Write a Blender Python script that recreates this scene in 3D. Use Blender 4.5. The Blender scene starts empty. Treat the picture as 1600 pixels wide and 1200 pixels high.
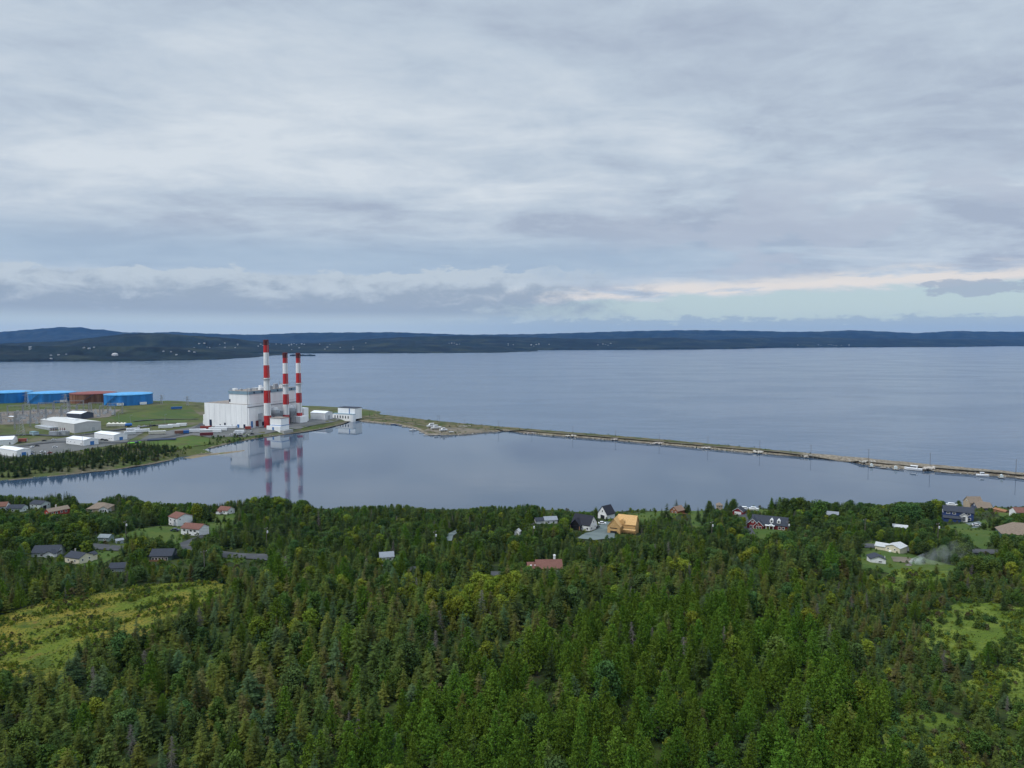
import bpy, bmesh, math, random
import numpy as np
from mathutils import Vector, Matrix
from mathutils.geometry import delaunay_2d_cdt
R = math.radians
random.seed(7); rng = np.random.default_rng(7)
scene = bpy.context.scene
COL = scene.collection

# ------------------------------------------------------------------ camera
F, HOR, CZ = 1109.0, 529.0, 115.0          # focal length and horizon in photo pixels, camera height in metres
PITCH = math.atan((600.0 - HOR) / F)
cam = bpy.data.cameras.new('camera'); camo = bpy.data.objects.new('camera', cam); COL.objects.link(camo)
camo.location = (0, 0, CZ); camo.rotation_euler = (math.pi / 2 - PITCH, 0, 0)
cam.sensor_width = 36; cam.lens = 36 * F / 1600; cam.clip_start = 1; cam.clip_end = 120000
scene.camera = camo

# ------------------------------------------------------------------ light
SUN_EL, SUN_AZ = 50, 245                     # veiled sun, high on the left
scene.view_settings.view_transform = 'Standard'; scene.view_settings.look = 'None'
scene.view_settings.exposure = 0.0; scene.view_settings.gamma = 1.0
sl = bpy.data.lights.new('sun', 'SUN'); sl.energy = 2.0; sl.angle = R(10); sl.color = (1.0, 0.96, 0.9)
so = bpy.data.objects.new('sun', sl); COL.objects.link(so)
sdir = Vector((math.sin(R(SUN_AZ)) * math.cos(R(SUN_EL)), math.cos(R(SUN_AZ)) * math.cos(R(SUN_EL)), math.sin(R(SUN_EL))))
so.rotation_euler = sdir.to_track_quat('Z', 'Y').to_euler()
so.location = (0, 0, 400)
scene.cycles.max_bounces = 6; scene.cycles.diffuse_bounces = 2; scene.cycles.glossy_bounces = 3
scene.cycles.transmission_bounces = 4; scene.cycles.volume_bounces = 1; scene.cycles.transparent_max_bounces = 8
scene.cycles.use_denoising = True
scene.cycles.sample_clamp_indirect = 4


class NT:
    """small helper for node graphs"""
    def __init__(self, tree): self.t = tree; self.n = tree.nodes; self.l = tree.links
    def node(self, typ, **kw):
        nd = self.n.new(typ)
        for k, v in kw.items(): setattr(nd, k, v)
        return nd
    def put(self, sock, v):
        if hasattr(v, 'links') or hasattr(v, 'is_linked'): self.l.new(v, sock)
        else:
            if isinstance(v, (tuple, list)) and len(v) == 3 and sock.type == 'RGBA': v = (*v, 1)
            sock.default_value = v
    def m(self, op, a, b=0.0, c=None, clamp=False):
        nd = self.node('ShaderNodeMath', operation=op, use_clamp=clamp)
        self.put(nd.inputs[0], a); self.put(nd.inputs[1], b)
        if c is not None: self.put(nd.inputs[2], c)
        return nd.outputs[0]
    def ss(self, v, a, b, lo=0.0, hi=1.0):
        nd = self.node('ShaderNodeMapRange', interpolation_type='SMOOTHSTEP')
        self.put(nd.inputs[0], v); self.put(nd.inputs[1], a); self.put(nd.inputs[2], b); self.put(nd.inputs[3], lo); self.put(nd.inputs[4], hi)
        return nd.outputs[0]
    def xyz(self, x, y, z=0.0):
        nd = self.node('ShaderNodeCombineXYZ')
        self.put(nd.inputs[0], x); self.put(nd.inputs[1], y); self.put(nd.inputs[2], z)
        return nd.outputs[0]
    def sep(self, v):
        nd = self.node('ShaderNodeSeparateXYZ'); self.put(nd.inputs[0], v); return nd.outputs
    def noise(self, v, scale, detail=4, rough=0.55, dist=0.0):
        nd = self.node('ShaderNodeTexNoise'); nd.inputs['Scale'].default_value = scale
        nd.inputs['Detail'].default_value = detail; nd.inputs['Roughness'].default_value = rough; nd.inputs['Distortion'].default_value = dist
        if v is not None: self.put(nd.inputs['Vector'], v)
        return nd.outputs[0]
    def mix(self, f, a, b, blend='MIX'):
        nd = self.node('ShaderNodeMix', data_type='RGBA', blend_type=blend)
        self.put(nd.inputs[0], f); self.put(nd.inputs[6], a); self.put(nd.inputs[7], b)
        return nd.outputs[2]


def sky_world():
    w = bpy.data.worlds.new('World'); scene.world = w; w.use_nodes = True
    t = NT(w.node_tree); t.n.clear()
    out = t.node('ShaderNodeOutputWorld'); bg = t.node('ShaderNodeBackground'); bg.inputs[1].default_value = 0.1
    t.l.new(bg.outputs[0], out.inputs[0])
    sk = t.node('ShaderNodeTexSky', sky_type='NISHITA'); sk.sun_disc = False
    sk.sun_elevation = R(SUN_EL); sk.sun_rotation = R(SUN_AZ); sk.altitude = 100
    d = t.node('ShaderNodeTexCoord').outputs['Generated']
    x, y, z = t.sep(d)
    el = t.m('MULTIPLY', t.m('ARCSINE', z), 57.2958)
    az = t.m('MULTIPLY', t.m('ARCTAN2', x, y), 57.2958)
    # the high overcast: a flat layer seen in perspective
    k = t.m('ADD', t.m('MAXIMUM', z, 0.0), 0.10)
    p = t.xyz(t.m('DIVIDE', x, k), t.m('DIVIDE', y, k), 0.0)
    pw = t.node('ShaderNodeMapping'); t.l.new(p, pw.inputs[0]); pw.inputs['Scale'].default_value = (0.6, 1.0, 1); pw.inputs['Rotation'].default_value = (0, 0, R(-12)); pw.inputs['Location'].default_value = (3.3, 1.45, 0.4)
    n1 = t.noise(pw.outputs[0], 1.7, 9, 0.58, 0.5)
    n2 = t.noise(pw.outputs[0], 5.5, 7, 0.62, 0.3)
    n3 = t.noise(t.xyz(t.m('MULTIPLY', az, 0.13), t.m('MULTIPLY', el, 0.42), 3.0), 1.0, 12, 0.66, 0.4)
    f = t.m('ADD', t.m('ADD', t.m('MULTIPLY', n1, 0.52), t.m('MULTIPLY', n2, 0.16)), t.m('MULTIPLY', n3, 0.32))
    f = t.m('ADD', t.m('MULTIPLY', t.m('SUBTRACT', f, 0.5), t.ss(el, 20, 14, 1.0, 1.45)), 0.5)
    # brighter belt at 11-17 degrees, brighter to the left; darker belt at 7-10 degrees
    bright = t.m('MULTIPLY', t.ss(el, 9.0, 12.5), t.ss(el, 20.0, 14.0))
    leftw = t.ss(az, 30, -20)
    f = t.m('ADD', f, t.m('MULTIPLY', t.m('MULTIPLY', bright, leftw), 0.10))
    f = t.m('SUBTRACT', f, t.m('MULTIPLY', t.m('MULTIPLY', t.ss(el, 4.0, 7.5), t.ss(el, 11.5, 8.0)), 0.07))
    f = t.m('ADD', f, t.m('MULTIPLY', t.ss(el, 16, 26), 0.0))
    f = t.m('ADD', f, t.m('MULTIPLY', leftw, 0.02))
    cr = t.node('ShaderNodeValToRGB'); t.l.new(f, cr.inputs[0])
    e = cr.color_ramp.elements
    e[0].position = 0.34; e[0].color = (3.9, 4.6, 5.75, 1); e[1].position = 0.72; e[1].color = (6.6, 7.25, 7.9, 1)
    m_ = cr.color_ramp.elements.new(0.50); m_.color = (5.0, 5.85, 6.85, 1)
    col = cr.outputs[0]
    # clear strip low over the horizon, open on the right
    wob = t.m('MULTIPLY', t.m('SUBTRACT', t.noise(t.xyz(t.m('MULTIPLY', az, 0.20), t.m('MULTIPLY', el, 0.75), 2.0), 1.0, 8, 0.62), 0.5), 3.4)
    base_el = t.ss(az, -16, 38, 2.5, 3.8)
    clear = t.m('MULTIPLY', t.ss(t.m('ADD', el, t.m('MULTIPLY', wob, 0.55)), t.m('ADD', base_el, 0.35), t.m('SUBTRACT', base_el, 0.25)), t.ss(az, -14, 4))
    haze_blue = t.mix(0.75, sk.outputs[0], (5.2, 6.6, 7.0))
    col = t.mix(clear, col, haze_blue)
    # cream sunlit cloud band above the strip
    cream = t.m('MULTIPLY', t.m('MULTIPLY', t.ss(t.m('ADD', el, t.m('MULTIPLY', wob, 0.5)), t.m('SUBTRACT', base_el, 0.2), t.m('ADD', base_el, 0.35)),
                t.ss(t.m('ADD', el, t.m('MULTIPLY', wob, 0.65)), t.m('ADD', base_el, 1.7), t.m('ADD', base_el, 0.5))), t.m('MULTIPLY', t.ss(az, -18, 2), t.ss(t.noise(t.xyz(t.m('MULTIPLY', az, 0.16), t.m('MULTIPLY', el, 0.9), 21.0), 1.0, 10, 0.62, 0.3), 0.36, 0.52)))
    col = t.mix(t.m('MULTIPLY', cream, 0.92), col, (8.0, 7.55, 7.15))
    # blue-grey gap above the low cumulus, then the cumulus bank
    gap = t.m('MULTIPLY', t.m('MULTIPLY', t.ss(el, 4.0, 5.4), t.ss(el, 9.0, 6.2)), t.ss(az, 34, 6))
    col = t.mix(t.m('MULTIPLY', gap, 0.75), col, (3.7, 4.9, 6.3))
    cu = t.noise(t.xyz(t.m('MULTIPLY', az, 0.30), t.m('MULTIPLY', el, 0.70), 5.0), 1.0, 12, 0.64, 0.25)
    top = t.m('ADD', t.ss(az, -36, 36, 5.1, 5.9), t.m('MULTIPLY', t.m('SUBTRACT', cu, 0.5), 3.8))
    bank = t.m('MULTIPLY', t.ss(el, t.m('ADD', top, 0.10), t.m('SUBTRACT', top, 0.22)), t.ss(t.m('ADD', az, t.m('MULTIPLY', t.m('SUBTRACT', cu, 0.5), 30)), 12, -2))
    shade = t.ss(t.m('ADD', el, t.m('MULTIPLY', t.m('SUBTRACT', cu, 0.5), 7.0)), 2.7, 5.0)
    bcol = t.mix(shade, (3.3, 4.1, 5.1), (5.2, 6.0, 6.75))
    bcol = t.mix(t.ss(el, 2.3, 1.2), bcol, (4.8, 5.85, 6.5))
    col = t.mix(t.m('MULTIPLY', bank, 0.95), col, bcol)
    # big soft cloud bodies on the right at 5-11 degrees
    rn = t.noise(t.xyz(t.m('MULTIPLY', az, 0.11), t.m('MULTIPLY', el, 0.27), 9.0), 1.0, 9, 0.58, 0.3)
    rb = t.m('MULTIPLY', t.m('MULTIPLY', t.ss(rn, 0.455, 0.53), t.ss(az, 2, 18)), t.m('MULTIPLY', t.ss(el, 4.3, 5.2), t.ss(el, 13, 10)))
    col = t.mix(t.m('MULTIPLY', rb, 0.6), col, (4.7, 5.3, 6.35))
    # thin grey bank on the horizon
    ln = t.noise(t.xyz(t.m('MULTIPLY', az, 0.45), t.m('MULTIPLY', el, 1.4), 12.0), 1.0, 10, 0.64)
    ltop = t.m('ADD', 1.55, t.m('MULTIPLY', t.m('SUBTRACT', ln, 0.5), 2.6))
    low = t.m('MULTIPLY', t.ss(el, t.m('ADD', ltop, 0.18), t.m('SUBTRACT', ltop, 0.22)), t.ss(az, -14, 6))
    col = t.mix(t.m('MULTIPLY', low, 0.85), col, (3.65, 4.7, 5.7))
    # small dark cloud in the strip at right
    dx = t.m('DIVIDE', t.m('SUBTRACT', az, 33.0), 3.6); dy = t.m('DIVIDE', t.m('SUBTRACT', el, 3.4), 0.62)
    rr = t.m('ADD', t.m('MULTIPLY', dx, dx), t.m('MULTIPLY', dy, dy))
    dk = t.ss(t.m('ADD', rr, t.m('MULTIPLY', t.m('SUBTRACT', ln, 0.5), 5.0)), 1.05, 0.5)
    col = t.mix(t.m('MULTIPLY', dk, 0.8), col, (3.75, 4.5, 5.5))
    # an overcast sky is brighter overhead
    boost = t.ss(el, 27, 70, 1.0, 3.1)
    vm = t.node('ShaderNodeVectorMath', operation='SCALE'); t.l.new(col, vm.inputs[0]); t.l.new(boost, vm.inputs['Scale'])
    t.l.new(vm.outputs[0], bg.inputs[0])
    try:
        w.cycles.sampling_method = 'MANUAL'; w.cycles.sample_map_resolution = 512
    except Exception: pass
sky_world()


# ------------------------------------------------------------------ rays, terrain
cp, sp_ = math.cos(PITCH), math.sin(PITCH)
def ray(px, py):
    """direction through a photo pixel, scaled so that dy == 1 roughly"""
    a, b = (px - 800) / F, (600 - py) / F
    return np.array([a, cp + b * sp_, -sp_ + b * cp])
def onz(px, py, z=0.0):
    d = ray(px, py); t = (z - CZ) / d[2]
    return np.array([d[0] * t, d[1] * t])
def project(p):
    x, y, z = p[0], p[1], p[2] - CZ
    w = y * cp - z * sp_; v = y * sp_ + z * cp
    return 800 + F * x / w, 600 - F * v / w, w
def sm(t):
    t = np.clip(t, 0, 1); return t * t * (3 - 2 * t)
def wav(x, y):
    return (np.sin(x * .031 + 1.3) * np.cos(y * .037 - .4) + .6 * np.sin(x * .083 - y * .061 + 2) + .35 * np.cos(x * .17 + y * .14))
def shore_y(x):
    return np.interp(x, [-700, -390, -260, -130, -40, 40, 90, 160, 230, 340, 700], [500, 498, 488, 472, 470, 468, 466, 474, 472, 480, 500]) + 2.2 * np.sin(x * .09) + 1.3 * np.sin(x * .23 + 1)
def Hn(x, y):
    t = shore_y(x) - y
    z = np.interp(t, [-60, -8, 0, 15, 70, 120, 170, 220, 270, 370, 600], [-5, -1, .1, 2.2, 8.5, 15, 21.5, 28, 33, 34.5, 37])
    return z + .8 * wav(x, y) * sm((t - 5) / 60)
def P(lst, z=0.0): return [tuple(onz(px, py, z)) for px, py in lst]
HEAD = P([(-250, 775), (0, 752), (60, 746), (150, 738), (215, 730), (255, 722), (285, 714.5), (312, 711), (338, 706.5), (326, 702), (345, 696), (370, 690), (400, 685.5), (430, 681), (460, 677.5), (490, 673.5), (520, 667.5), (545, 660.5), (551, 655.5), (562, 654)]) \
    + [(-190, 1035), (-205, 1120), (-300, 1180), (-400, 1210), (-520, 1235), (-700, 1240), (-900, 1210), (-1250, 1150), (-1250, 640)]
SPIT = P([(535, 654), (560, 658.5), (580, 660.5), (615, 664), (645, 670), (662, 679), (690, 680.5), (720, 680), (765, 676), (790, 674), (850, 680.5), (950, 688), (1050, 697), (1150, 706.5), (1250, 714.5), (1320, 721), (1350, 727), (1400, 733), (1500, 740.5), (1600, 748.5), (1800, 766)]) \
    + P([(1800, 757), (1600, 740.5), (1500, 731.5), (1400, 722.5), (1350, 717.5), (1250, 708.5), (1150, 699), (1050, 689.5), (950, 681), (850, 673.5), (770, 667), (700, 660.5), (650, 655), (600, 649), (560, 645), (535, 641)])
def polydist(poly, x, y):
    """distance to the polygon's edge, positive inside"""
    x = np.atleast_1d(np.asarray(x, float)); y = np.atleast_1d(np.asarray(y, float))
    pts = np.array(poly); a = pts; b = np.roll(pts, -1, 0)
    best = np.full(x.shape, 1e9); inside = np.zeros(x.shape, bool)
    for (ax, ay), (bx, by) in zip(a, b):
        dx, dy = bx - ax, by - ay
        t = np.clip(((x - ax) * dx + (y - ay) * dy) / (dx * dx + dy * dy + 1e-9), 0, 1)
        best = np.minimum(best, np.hypot(x - ax - t * dx, y - ay - t * dy))
        if ay != by:
            c = ((ay > y) != (by > y)) & (x < (bx - ax) * (y - ay) / (by - ay) + ax)
            inside ^= c
    return np.where(inside, best, -best)
def Hh(x, y):
    d = polydist(HEAD, x, y); x = np.atleast_1d(x); y = np.atleast_1d(y)
    ext = 10.5 * sm((y - 730) / 320) * sm((-425 - x) / 130)
    return -.7 + 4.6 * sm(d / 20) + ext * sm(d / 100) + .25 * wav(x * 2, y * 2) * sm(d / 30)
def Hs(x, y):
    d = polydist(SPIT, x, y); x = np.atleast_1d(x); y = np.atleast_1d(y)
    return -.5 + 3.1 * sm(d / 9) + .22 * wav(x * 4, y * 4) * sm(d / 6)
def G(px, py, H=Hn, far=1400.0, near=90.0):
    """the place on the ground that a photo pixel shows"""
    d = ray(px, py); ts = np.arange(near, far, 1.0)
    X, Y, Z = d[0] * ts, d[1] * ts, CZ + d[2] * ts
    h = H(X, Y); i = int(np.argmax(Z <= h))
    if not (Z <= h).any(): i = len(ts) - 1
    return np.array([X[i], Y[i], float(np.atleast_1d(H(X[i], Y[i]))[0])])
def at(px, y, H=Hn):
    x = (px - 800) / F * y
    return np.array([x, y, float(np.atleast_1d(H(x, y))[0])])


# ------------------------------------------------------------------ materials
MATS = {}
def mat(name, col, rough=.7, var=.12, scale=.8, spec=.3, metal=0.0, objrand=0.0, col2=None, coords='Object', streak=None, bump=0.0):
    if name in MATS: return MATS[name]
    m = bpy.data.materials.new(name); m.use_nodes = True; t = NT(m.node_tree)
    b = t.n['Principled BSDF']; b.inputs['Roughness'].default_value = rough; b.inputs['Metallic'].default_value = metal
    b.inputs['Specular IOR Level'].default_value = spec
    co = t.node('ShaderNodeTexCoord').outputs[coords]
    if streak:
        mp = t.node('ShaderNodeMapping'); t.l.new(co, mp.inputs[0]); mp.inputs['Scale'].default_value = streak; co = mp.outputs[0]
    n = t.noise(co, scale, 5, .6)
    c1 = tuple(max(0, c * (1 - var)) for c in col); c2 = col2 or tuple(min(1, c * (1 + var)) for c in col)
    c = t.mix(t.ss(n, .3, .7), c1, c2)
    if objrand:
        hs = t.node('ShaderNodeHueSaturation'); rnd = t.node('ShaderNodeObjectInfo').outputs['Random']
        t.l.new(t.m('ADD', .5 - .022 * objrand / .3, t.m('MULTIPLY', rnd, .044 * objrand / .3)), hs.inputs['Hue'])
        r2 = t.m('FRACT', t.m('MULTIPLY', rnd, 7.13))
        t.l.new(t.m('ADD', 1 - objrand, t.m('MULTIPLY', r2, 2 * objrand)), hs.inputs['Value'])
        t.l.new(c, hs.inputs['Color']); c = hs.outputs[0]
    t.l.new(c, b.inputs['Base Color'])
    if bump:
        bp = t.node('ShaderNodeBump'); bp.inputs['Distance'].default_value = bump; bp.inputs['Strength'].default_value = .6
        t.l.new(t.noise(co, scale * 4, 5), bp.inputs['Height']); t.l.new(bp.outputs[0], b.inputs['Normal'])
    MATS[name] = m; return m
def sheet_mat(name, layers, rough=.9, bump=.15, bscale=.5):
    """ground cover: base colour, then (colour, noise scale, low, high) layers in world coordinates"""
    m = bpy.data.materials.new(name); m.use_nodes = True; t = NT(m.node_tree)
    b = t.n['Principled BSDF']; b.inputs['Roughness'].default_value = rough; b.inputs['Specular IOR Level'].default_value = .1
    co = t.node('ShaderNodeNewGeometry').outputs['Position']
    c = layers[0]
    for i, (col, s, lo, hi) in enumerate(layers[1:]):
        off = t.node('ShaderNodeVectorMath', operation='ADD'); t.l.new(co, off.inputs[0]); off.inputs[1].default_value = (31.7 * i, 17.3 * i, 5 * i)
        c = t.mix(t.ss(t.noise(off.outputs[0], s, 6, .62), lo, hi), c, col)
    if isinstance(c, tuple): b.inputs['Base Color'].default_value = (*c, 1)
    else: t.l.new(c, b.inputs['Base Color'])
    bp = t.node('ShaderNodeBump'); bp.inputs['Distance'].default_value = bump; bp.inputs['Strength'].default_value = .8
    t.l.new(t.noise(co, bscale, 6, .65), bp.inputs['Height']); t.l.new(bp.outputs[0], b.inputs['Normal'])
    MATS[name] = m; return m
def water_mat(name, body, rough, bumps, lane=0.0):
    m = bpy.data.materials.new(name); m.use_nodes = True; t = NT(m.node_tree)
    b = t.n['Principled BSDF']; b.inputs['IOR'].default_value = 1.33; b.inputs['Base Color'].default_value = (*body, 1)
    b.inputs['Specular IOR Level'].default_value = .5
    co = t.node('ShaderNodeNewGeometry').outputs['Position']
    mp = t.node('ShaderNodeMapping'); t.l.new(co, mp.inputs[0]); mp.inputs['Scale'].default_value = (.5, 1, 1); mp.inputs['Rotation'].default_value = (0, 0, R(20))
    big = t.noise(mp.outputs[0], .006, 5, .6, .4)
    t.l.new(t.m('ADD', rough, t.m('MULTIPLY', t.ss(big, .42, .62), lane)), b.inputs['Roughness'])
    h = None
    for s, a in bumps:
        q = t.m('MULTIPLY', t.noise(mp.outputs[0], s, 3, .5), a); h = q if h is None else t.m('ADD', h, q)
    h = t.m('MULTIPLY', h, t.ss(big, .3, .7, .8, 1.15))
    bp = t.node('ShaderNodeBump'); bp.inputs['Distance'].default_value = 1.0; bp.inputs['Strength'].default_value = 1.0
    t.l.new(h, bp.inputs['Height']); t.l.new(bp.outputs[0], b.inputs['Normal'])
    return m


# ------------------------------------------------------------------ mesh helpers
class MB:
    def __init__(s): s.v = []; s.f = []; s.m = []
    def add(s, vs, fs, mi=0):
        o = len(s.v); s.v += [tuple(map(float, p)) for p in vs]; s.f += [tuple(i + o for i in f) for f in fs]; s.m += [mi] * len(fs)
    def box(s, c, d, mi=0, rz=0.0):
        x, y, z = (k / 2 for k in d); ca, sa = math.cos(rz), math.sin(rz)
        vs = []
        for dz in (-z, z):
            for dx, dy in ((-x, -y), (x, -y), (x, y), (-x, y)):
                vs.append((c[0] + dx * ca - dy * sa, c[1] + dx * sa + dy * ca, c[2] + dz))
        s.add(vs, [(3, 2, 1, 0), (4, 5, 6, 7), (0, 1, 5, 4), (1, 2, 6, 5), (2, 3, 7, 6), (3, 0, 4, 7)], mi)
    def ring(s, prof, n=24, mi=0, c=(0, 0, 0), cap=True, mats=None):
        """lathe: prof is a list of (radius, z)"""
        vs = []; fs = []
        for r, z in prof:
            for i in range(n):
                a = 2 * math.pi * i / n; vs.append((c[0] + r * math.cos(a), c[1] + r * math.sin(a), c[2] + z))
        for k in range(len(prof) - 1):
            ff = [(k * n + i, k * n + (i + 1) % n, (k + 1) * n + (i + 1) % n, (k + 1) * n + i) for i in range(n)]
            fs.append(ff)
        o = len(s.v); s.v += vs
        for k, ff in enumerate(fs):
            s.f += [tuple(i + o for i in f) for f in ff]; s.m += [mats[k] if mats else mi] * n
        if cap:
            s.f.append(tuple(o + i for i in range(n - 1, -1, -1))); s.f.append(tuple(o + (len(prof) - 1) * n + i for i in range(n)))
            s.m += [mats[0] if mats else mi, mats[-1] if mats else mi]
    def tube(s, a, b, r, r2=None, n=5, mi=0):
        a, b = Vector(a), Vector(b); r2 = r if r2 is None else r2
        d = (b - a).normalized(); u = d.orthogonal().normalized(); w = d.cross(u)
        vs = [a + (u * math.cos(2 * math.pi * i / n) + w * math.sin(2 * math.pi * i / n)) * r for i in range(n)] + [b + (u * math.cos(2 * math.pi * i / n) + w * math.sin(2 * math.pi * i / n)) * r2 for i in range(n)]
        s.add(vs, [(i, (i + 1) % n, n + (i + 1) % n, n + i) for i in range(n)] + [tuple(range(n - 1, -1, -1)), tuple(range(n, 2 * n))], mi)
    def prism(s, poly, lo, hi, axis='x', mi=0):
        """2-D outline extruded along an axis from lo to hi; outline in the two other axes"""
        n = len(poly); vs = []
        for k in (lo, hi):
            for p, q in poly: vs.append({'x': (k, p, q), 'y': (p, k, q), 'z': (p, q, k)}[axis])
        s.add(vs, [(i, (i + 1) % n, n + (i + 1) % n, n + i) for i in range(n)] + [tuple(range(n - 1, -1, -1)), tuple(range(n, 2 * n))], mi)
    def mesh(s, name, mats):
        me = bpy.data.meshes.new(name); me.from_pydata(s.v, [], s.f)
        for m in (mats if isinstance(mats, (list, tuple)) else [mats]): me.materials.append(m)
        if any(s.m): me.polygons.foreach_set('material_index', s.m)
        bm = bmesh.new(); bm.from_mesh(me); bmesh.ops.recalc_face_normals(bm, faces=bm.faces); bm.to_mesh(me); bm.free()
        me.update(); return me
    def build(s, name, mats, parent=None, loc=None, rz=0.0):
        o = bpy.data.objects.new(name, s.mesh(name, mats)); COL.objects.link(o)
        if parent is not None: o.parent = parent
        if loc is not None: o.location = [float(k) for k in loc]
        o.rotation_euler[2] = rz
        return o
def thing(name, label, cat, loc=(0, 0, 0), rz=0.0, group=None):
    o = bpy.data.objects.new(name, None); COL.objects.link(o); o.empty_display_size = .5
    o.location = [float(k) for k in loc]; o.rotation_euler = (0, 0, rz); return tag(o, label, cat, group)
def tag(o, label=None, cat=None, group=None, kind=None):
    if label: o['label'] = label
    if cat: o['category'] = cat
    if group: o['group'] = group
    if kind: o['kind'] = kind
    return o
def part(name, me, parent):
    o = bpy.data.objects.new(name, me); COL.objects.link(o); o.parent = parent; return o
def dup(root, loc, rz, label=None, scale=None):
    r = root.copy(); COL.objects.link(r); r.location = [float(k) for k in loc]; r.rotation_euler = (0, 0, rz)
    if label: r['label'] = label
    if scale is not None: r.scale = scale
    for ch in list(root.children):
        c = ch.copy(); COL.objects.link(c); c.parent = r
        for g in list(ch.children):
            d = g.copy(); COL.objects.link(d); d.parent = c
    return r
def face_cam(loc, rel=0.0): return R(rel) - math.atan2(loc[0], loc[1])
def patch(name, poly, H, off, m, step=4.0, kind='structure', label=None):
    """a sheet of ground cover draped on the terrain"""
    pts = []
    for i, a in enumerate(poly):
        b = poly[(i + 1) % len(poly)]; L = math.dist(a, b); k = max(1, int(L / step))
        for j in range(k):
            t = j / k; pts.append((a[0] + (b[0] - a[0]) * t, a[1] + (b[1] - a[1]) * t))
    nb = len(pts); A = np.array(pts)
    gx, gy = np.meshgrid(np.arange(A[:, 0].min(), A[:, 0].max(), step), np.arange(A[:, 1].min(), A[:, 1].max(), step))
    gx = gx.ravel() + rng.uniform(-.3, .3, gx.size) * step; gy = gy.ravel() + rng.uniform(-.3, .3, gy.size) * step
    ok = polydist(pts, gx, gy) > step * .45
    allp = [Vector((float(a), float(b))) for a, b in pts] + [Vector((float(a), float(b))) for a, b in zip(gx[ok], gy[ok])]
    vs, _, fs, *_ = delaunay_2d_cdt(allp, [(i, (i + 1) % nb) for i in range(nb)], [], 1, 1e-4)
    V = np.array([(v.x, v.y) for v in vs]); z = H(V[:, 0], V[:, 1]) + off
    me = bpy.data.meshes.new(name); me.from_pydata([(a, b, c) for (a, b), c in zip(V.tolist(), np.asarray(z).tolist())], [], [tuple(f) for f in fs])
    me.materials.append(m); me.polygons.foreach_set('use_smooth', [True] * len(me.polygons))
    if len(me.polygons) and me.polygons[0].normal.z < 0: me.flip_normals()
    me.update()
    o = bpy.data.objects.new(name, me); COL.objects.link(o); o['kind'] = kind
    if label: o['label'] = label
    return o
def gpoly(lst, H=Hn): return [tuple(G(px, py, H)[:2]) for px, py in lst]

# ------------------------------------------------------------------ water
def flat(name, pts, z, m):
    me = bpy.data.meshes.new(name); me.from_pydata([(a, b, z) for a, b in pts], [], [tuple(range(len(pts)))]); me.materials.append(m)
    if me.polygons[0].normal.z < 0: me.flip_normals()
    o = bpy.data.objects.new(name, me); COL.objects.link(o); o['kind'] = 'structure'; return o
M_sea = water_mat('sea_water', (.032, .070, .125), .14, [(.05, .55), (.16, .36), (.5, .10)], .05)
M_pond = water_mat('pond_water', (.038, .066, .106), .030, [(.05, .05), (.3, .012)], .05)
flat('sea', [(-14000, -700), (14000, -700), (14000, 17500), (-14000, 17500)], 0.0, M_sea)
spc = [tuple(onz(px, py, 0)) for px, py in [(1790, 762), (1600, 745), (1500, 737), (1400, 729), (1350, 723), (1250, 711.5), (1150, 703), (1050, 693.5), (950, 684.5), (850, 677), (770, 671), (700, 668), (650, 662), (600, 654), (565, 651)]]
pond_pts = [(-640, 640), (-640, 520), (-390, 480), (-130, 450), (40, 440), (230, 440), (345, 450), (680, 470)] + spc + [tuple(onz(px, py, 0)) for px, py in [(530, 655), (470, 666), (400, 676), (330, 690), (305, 700), (270, 712), (200, 722), (100, 735), (0, 745)]]
flat('pond', pond_pts, 0.05, M_pond)

# ------------------------------------------------------------------ near hillside
M_floor = sheet_mat('forest_floor', [(.022, .034, .010), ((.045, .065, .014), .05, .45, .65), ((.030, .026, .014), .4, .5, .7)], bump=.4)
def near_ground():
    xs = np.arange(-640, 681, 5.0); ys = np.arange(-80, 600, 5.0)
    X, Y = np.meshgrid(xs, ys); Z = Hn(X.ravel(), Y.ravel())
    nx, ny = len(xs), len(ys); keep = (Z > -3.2)
    fs = []
    for j in range(ny - 1):
        for i in range(nx - 1):
            a = j * nx + i; q = (a, a + 1, a + nx + 1, a + nx)
            if keep[list(q)].any(): fs.append(q)
    me = bpy.data.meshes.new('hillside'); me.from_pydata(np.stack([X.ravel(), Y.ravel(), Z], 1).tolist(), [], fs)
    me.materials.append(M_floor); me.polygons.foreach_set('use_smooth', [True] * len(fs)); me.update()
    o = bpy.data.objects.new('hillside_ground', me); COL.objects.link(o); o['kind'] = 'structure'
near_ground()
M_meadow = sheet_mat('meadow_grass', [(.105, .140, .018), ((.200, .165, .028), .030, .42, .56), ((.055, .085, .014), .11, .50, .66), ((.165, .105, .035), .09, .58, .72), ((.120, .165, .018), .22, .56, .72), ((.090, .070, .048), .5, .62, .76), ((.05, .075, .015), 1.3, .50, .66)], bump=.9, bscale=1.2)
M_lawn = sheet_mat('lawn_grass', [(.050, .088, .018), ((.072, .100, .020), .06, .42, .62), ((.085, .085, .03), .3, .56, .76), ((.035, .06, .014), .9, .5, .66)], bump=.2)
M_bog = sheet_mat('bog_grass', [(.085, .130, .018), ((.150, .190, .032), .045, .44, .60), ((.055, .085, .018), .14, .5, .66), ((.18, .19, .10), .12, .64, .78), ((.05, .075, .016), 1.1, .52, .68)], bump=.9, bscale=1.2)
M_asph = sheet_mat('asphalt', [(.055, .058, .062), ((.075, .077, .08), .12, .45, .65)], bump=.02, rough=.8)
M_grav = sheet_mat('gravel', [(.135, .165, .160), ((.10, .125, .125), .1, .42, .62), ((.19, .20, .19), .6, .6, .8)], bump=.06)
M_dirt = sheet_mat('dirt', [(.17, .145, .11), ((.11, .10, .075), .08, .42, .62), ((.08, .09, .04), .06, .56, .7)], bump=.1)
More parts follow.
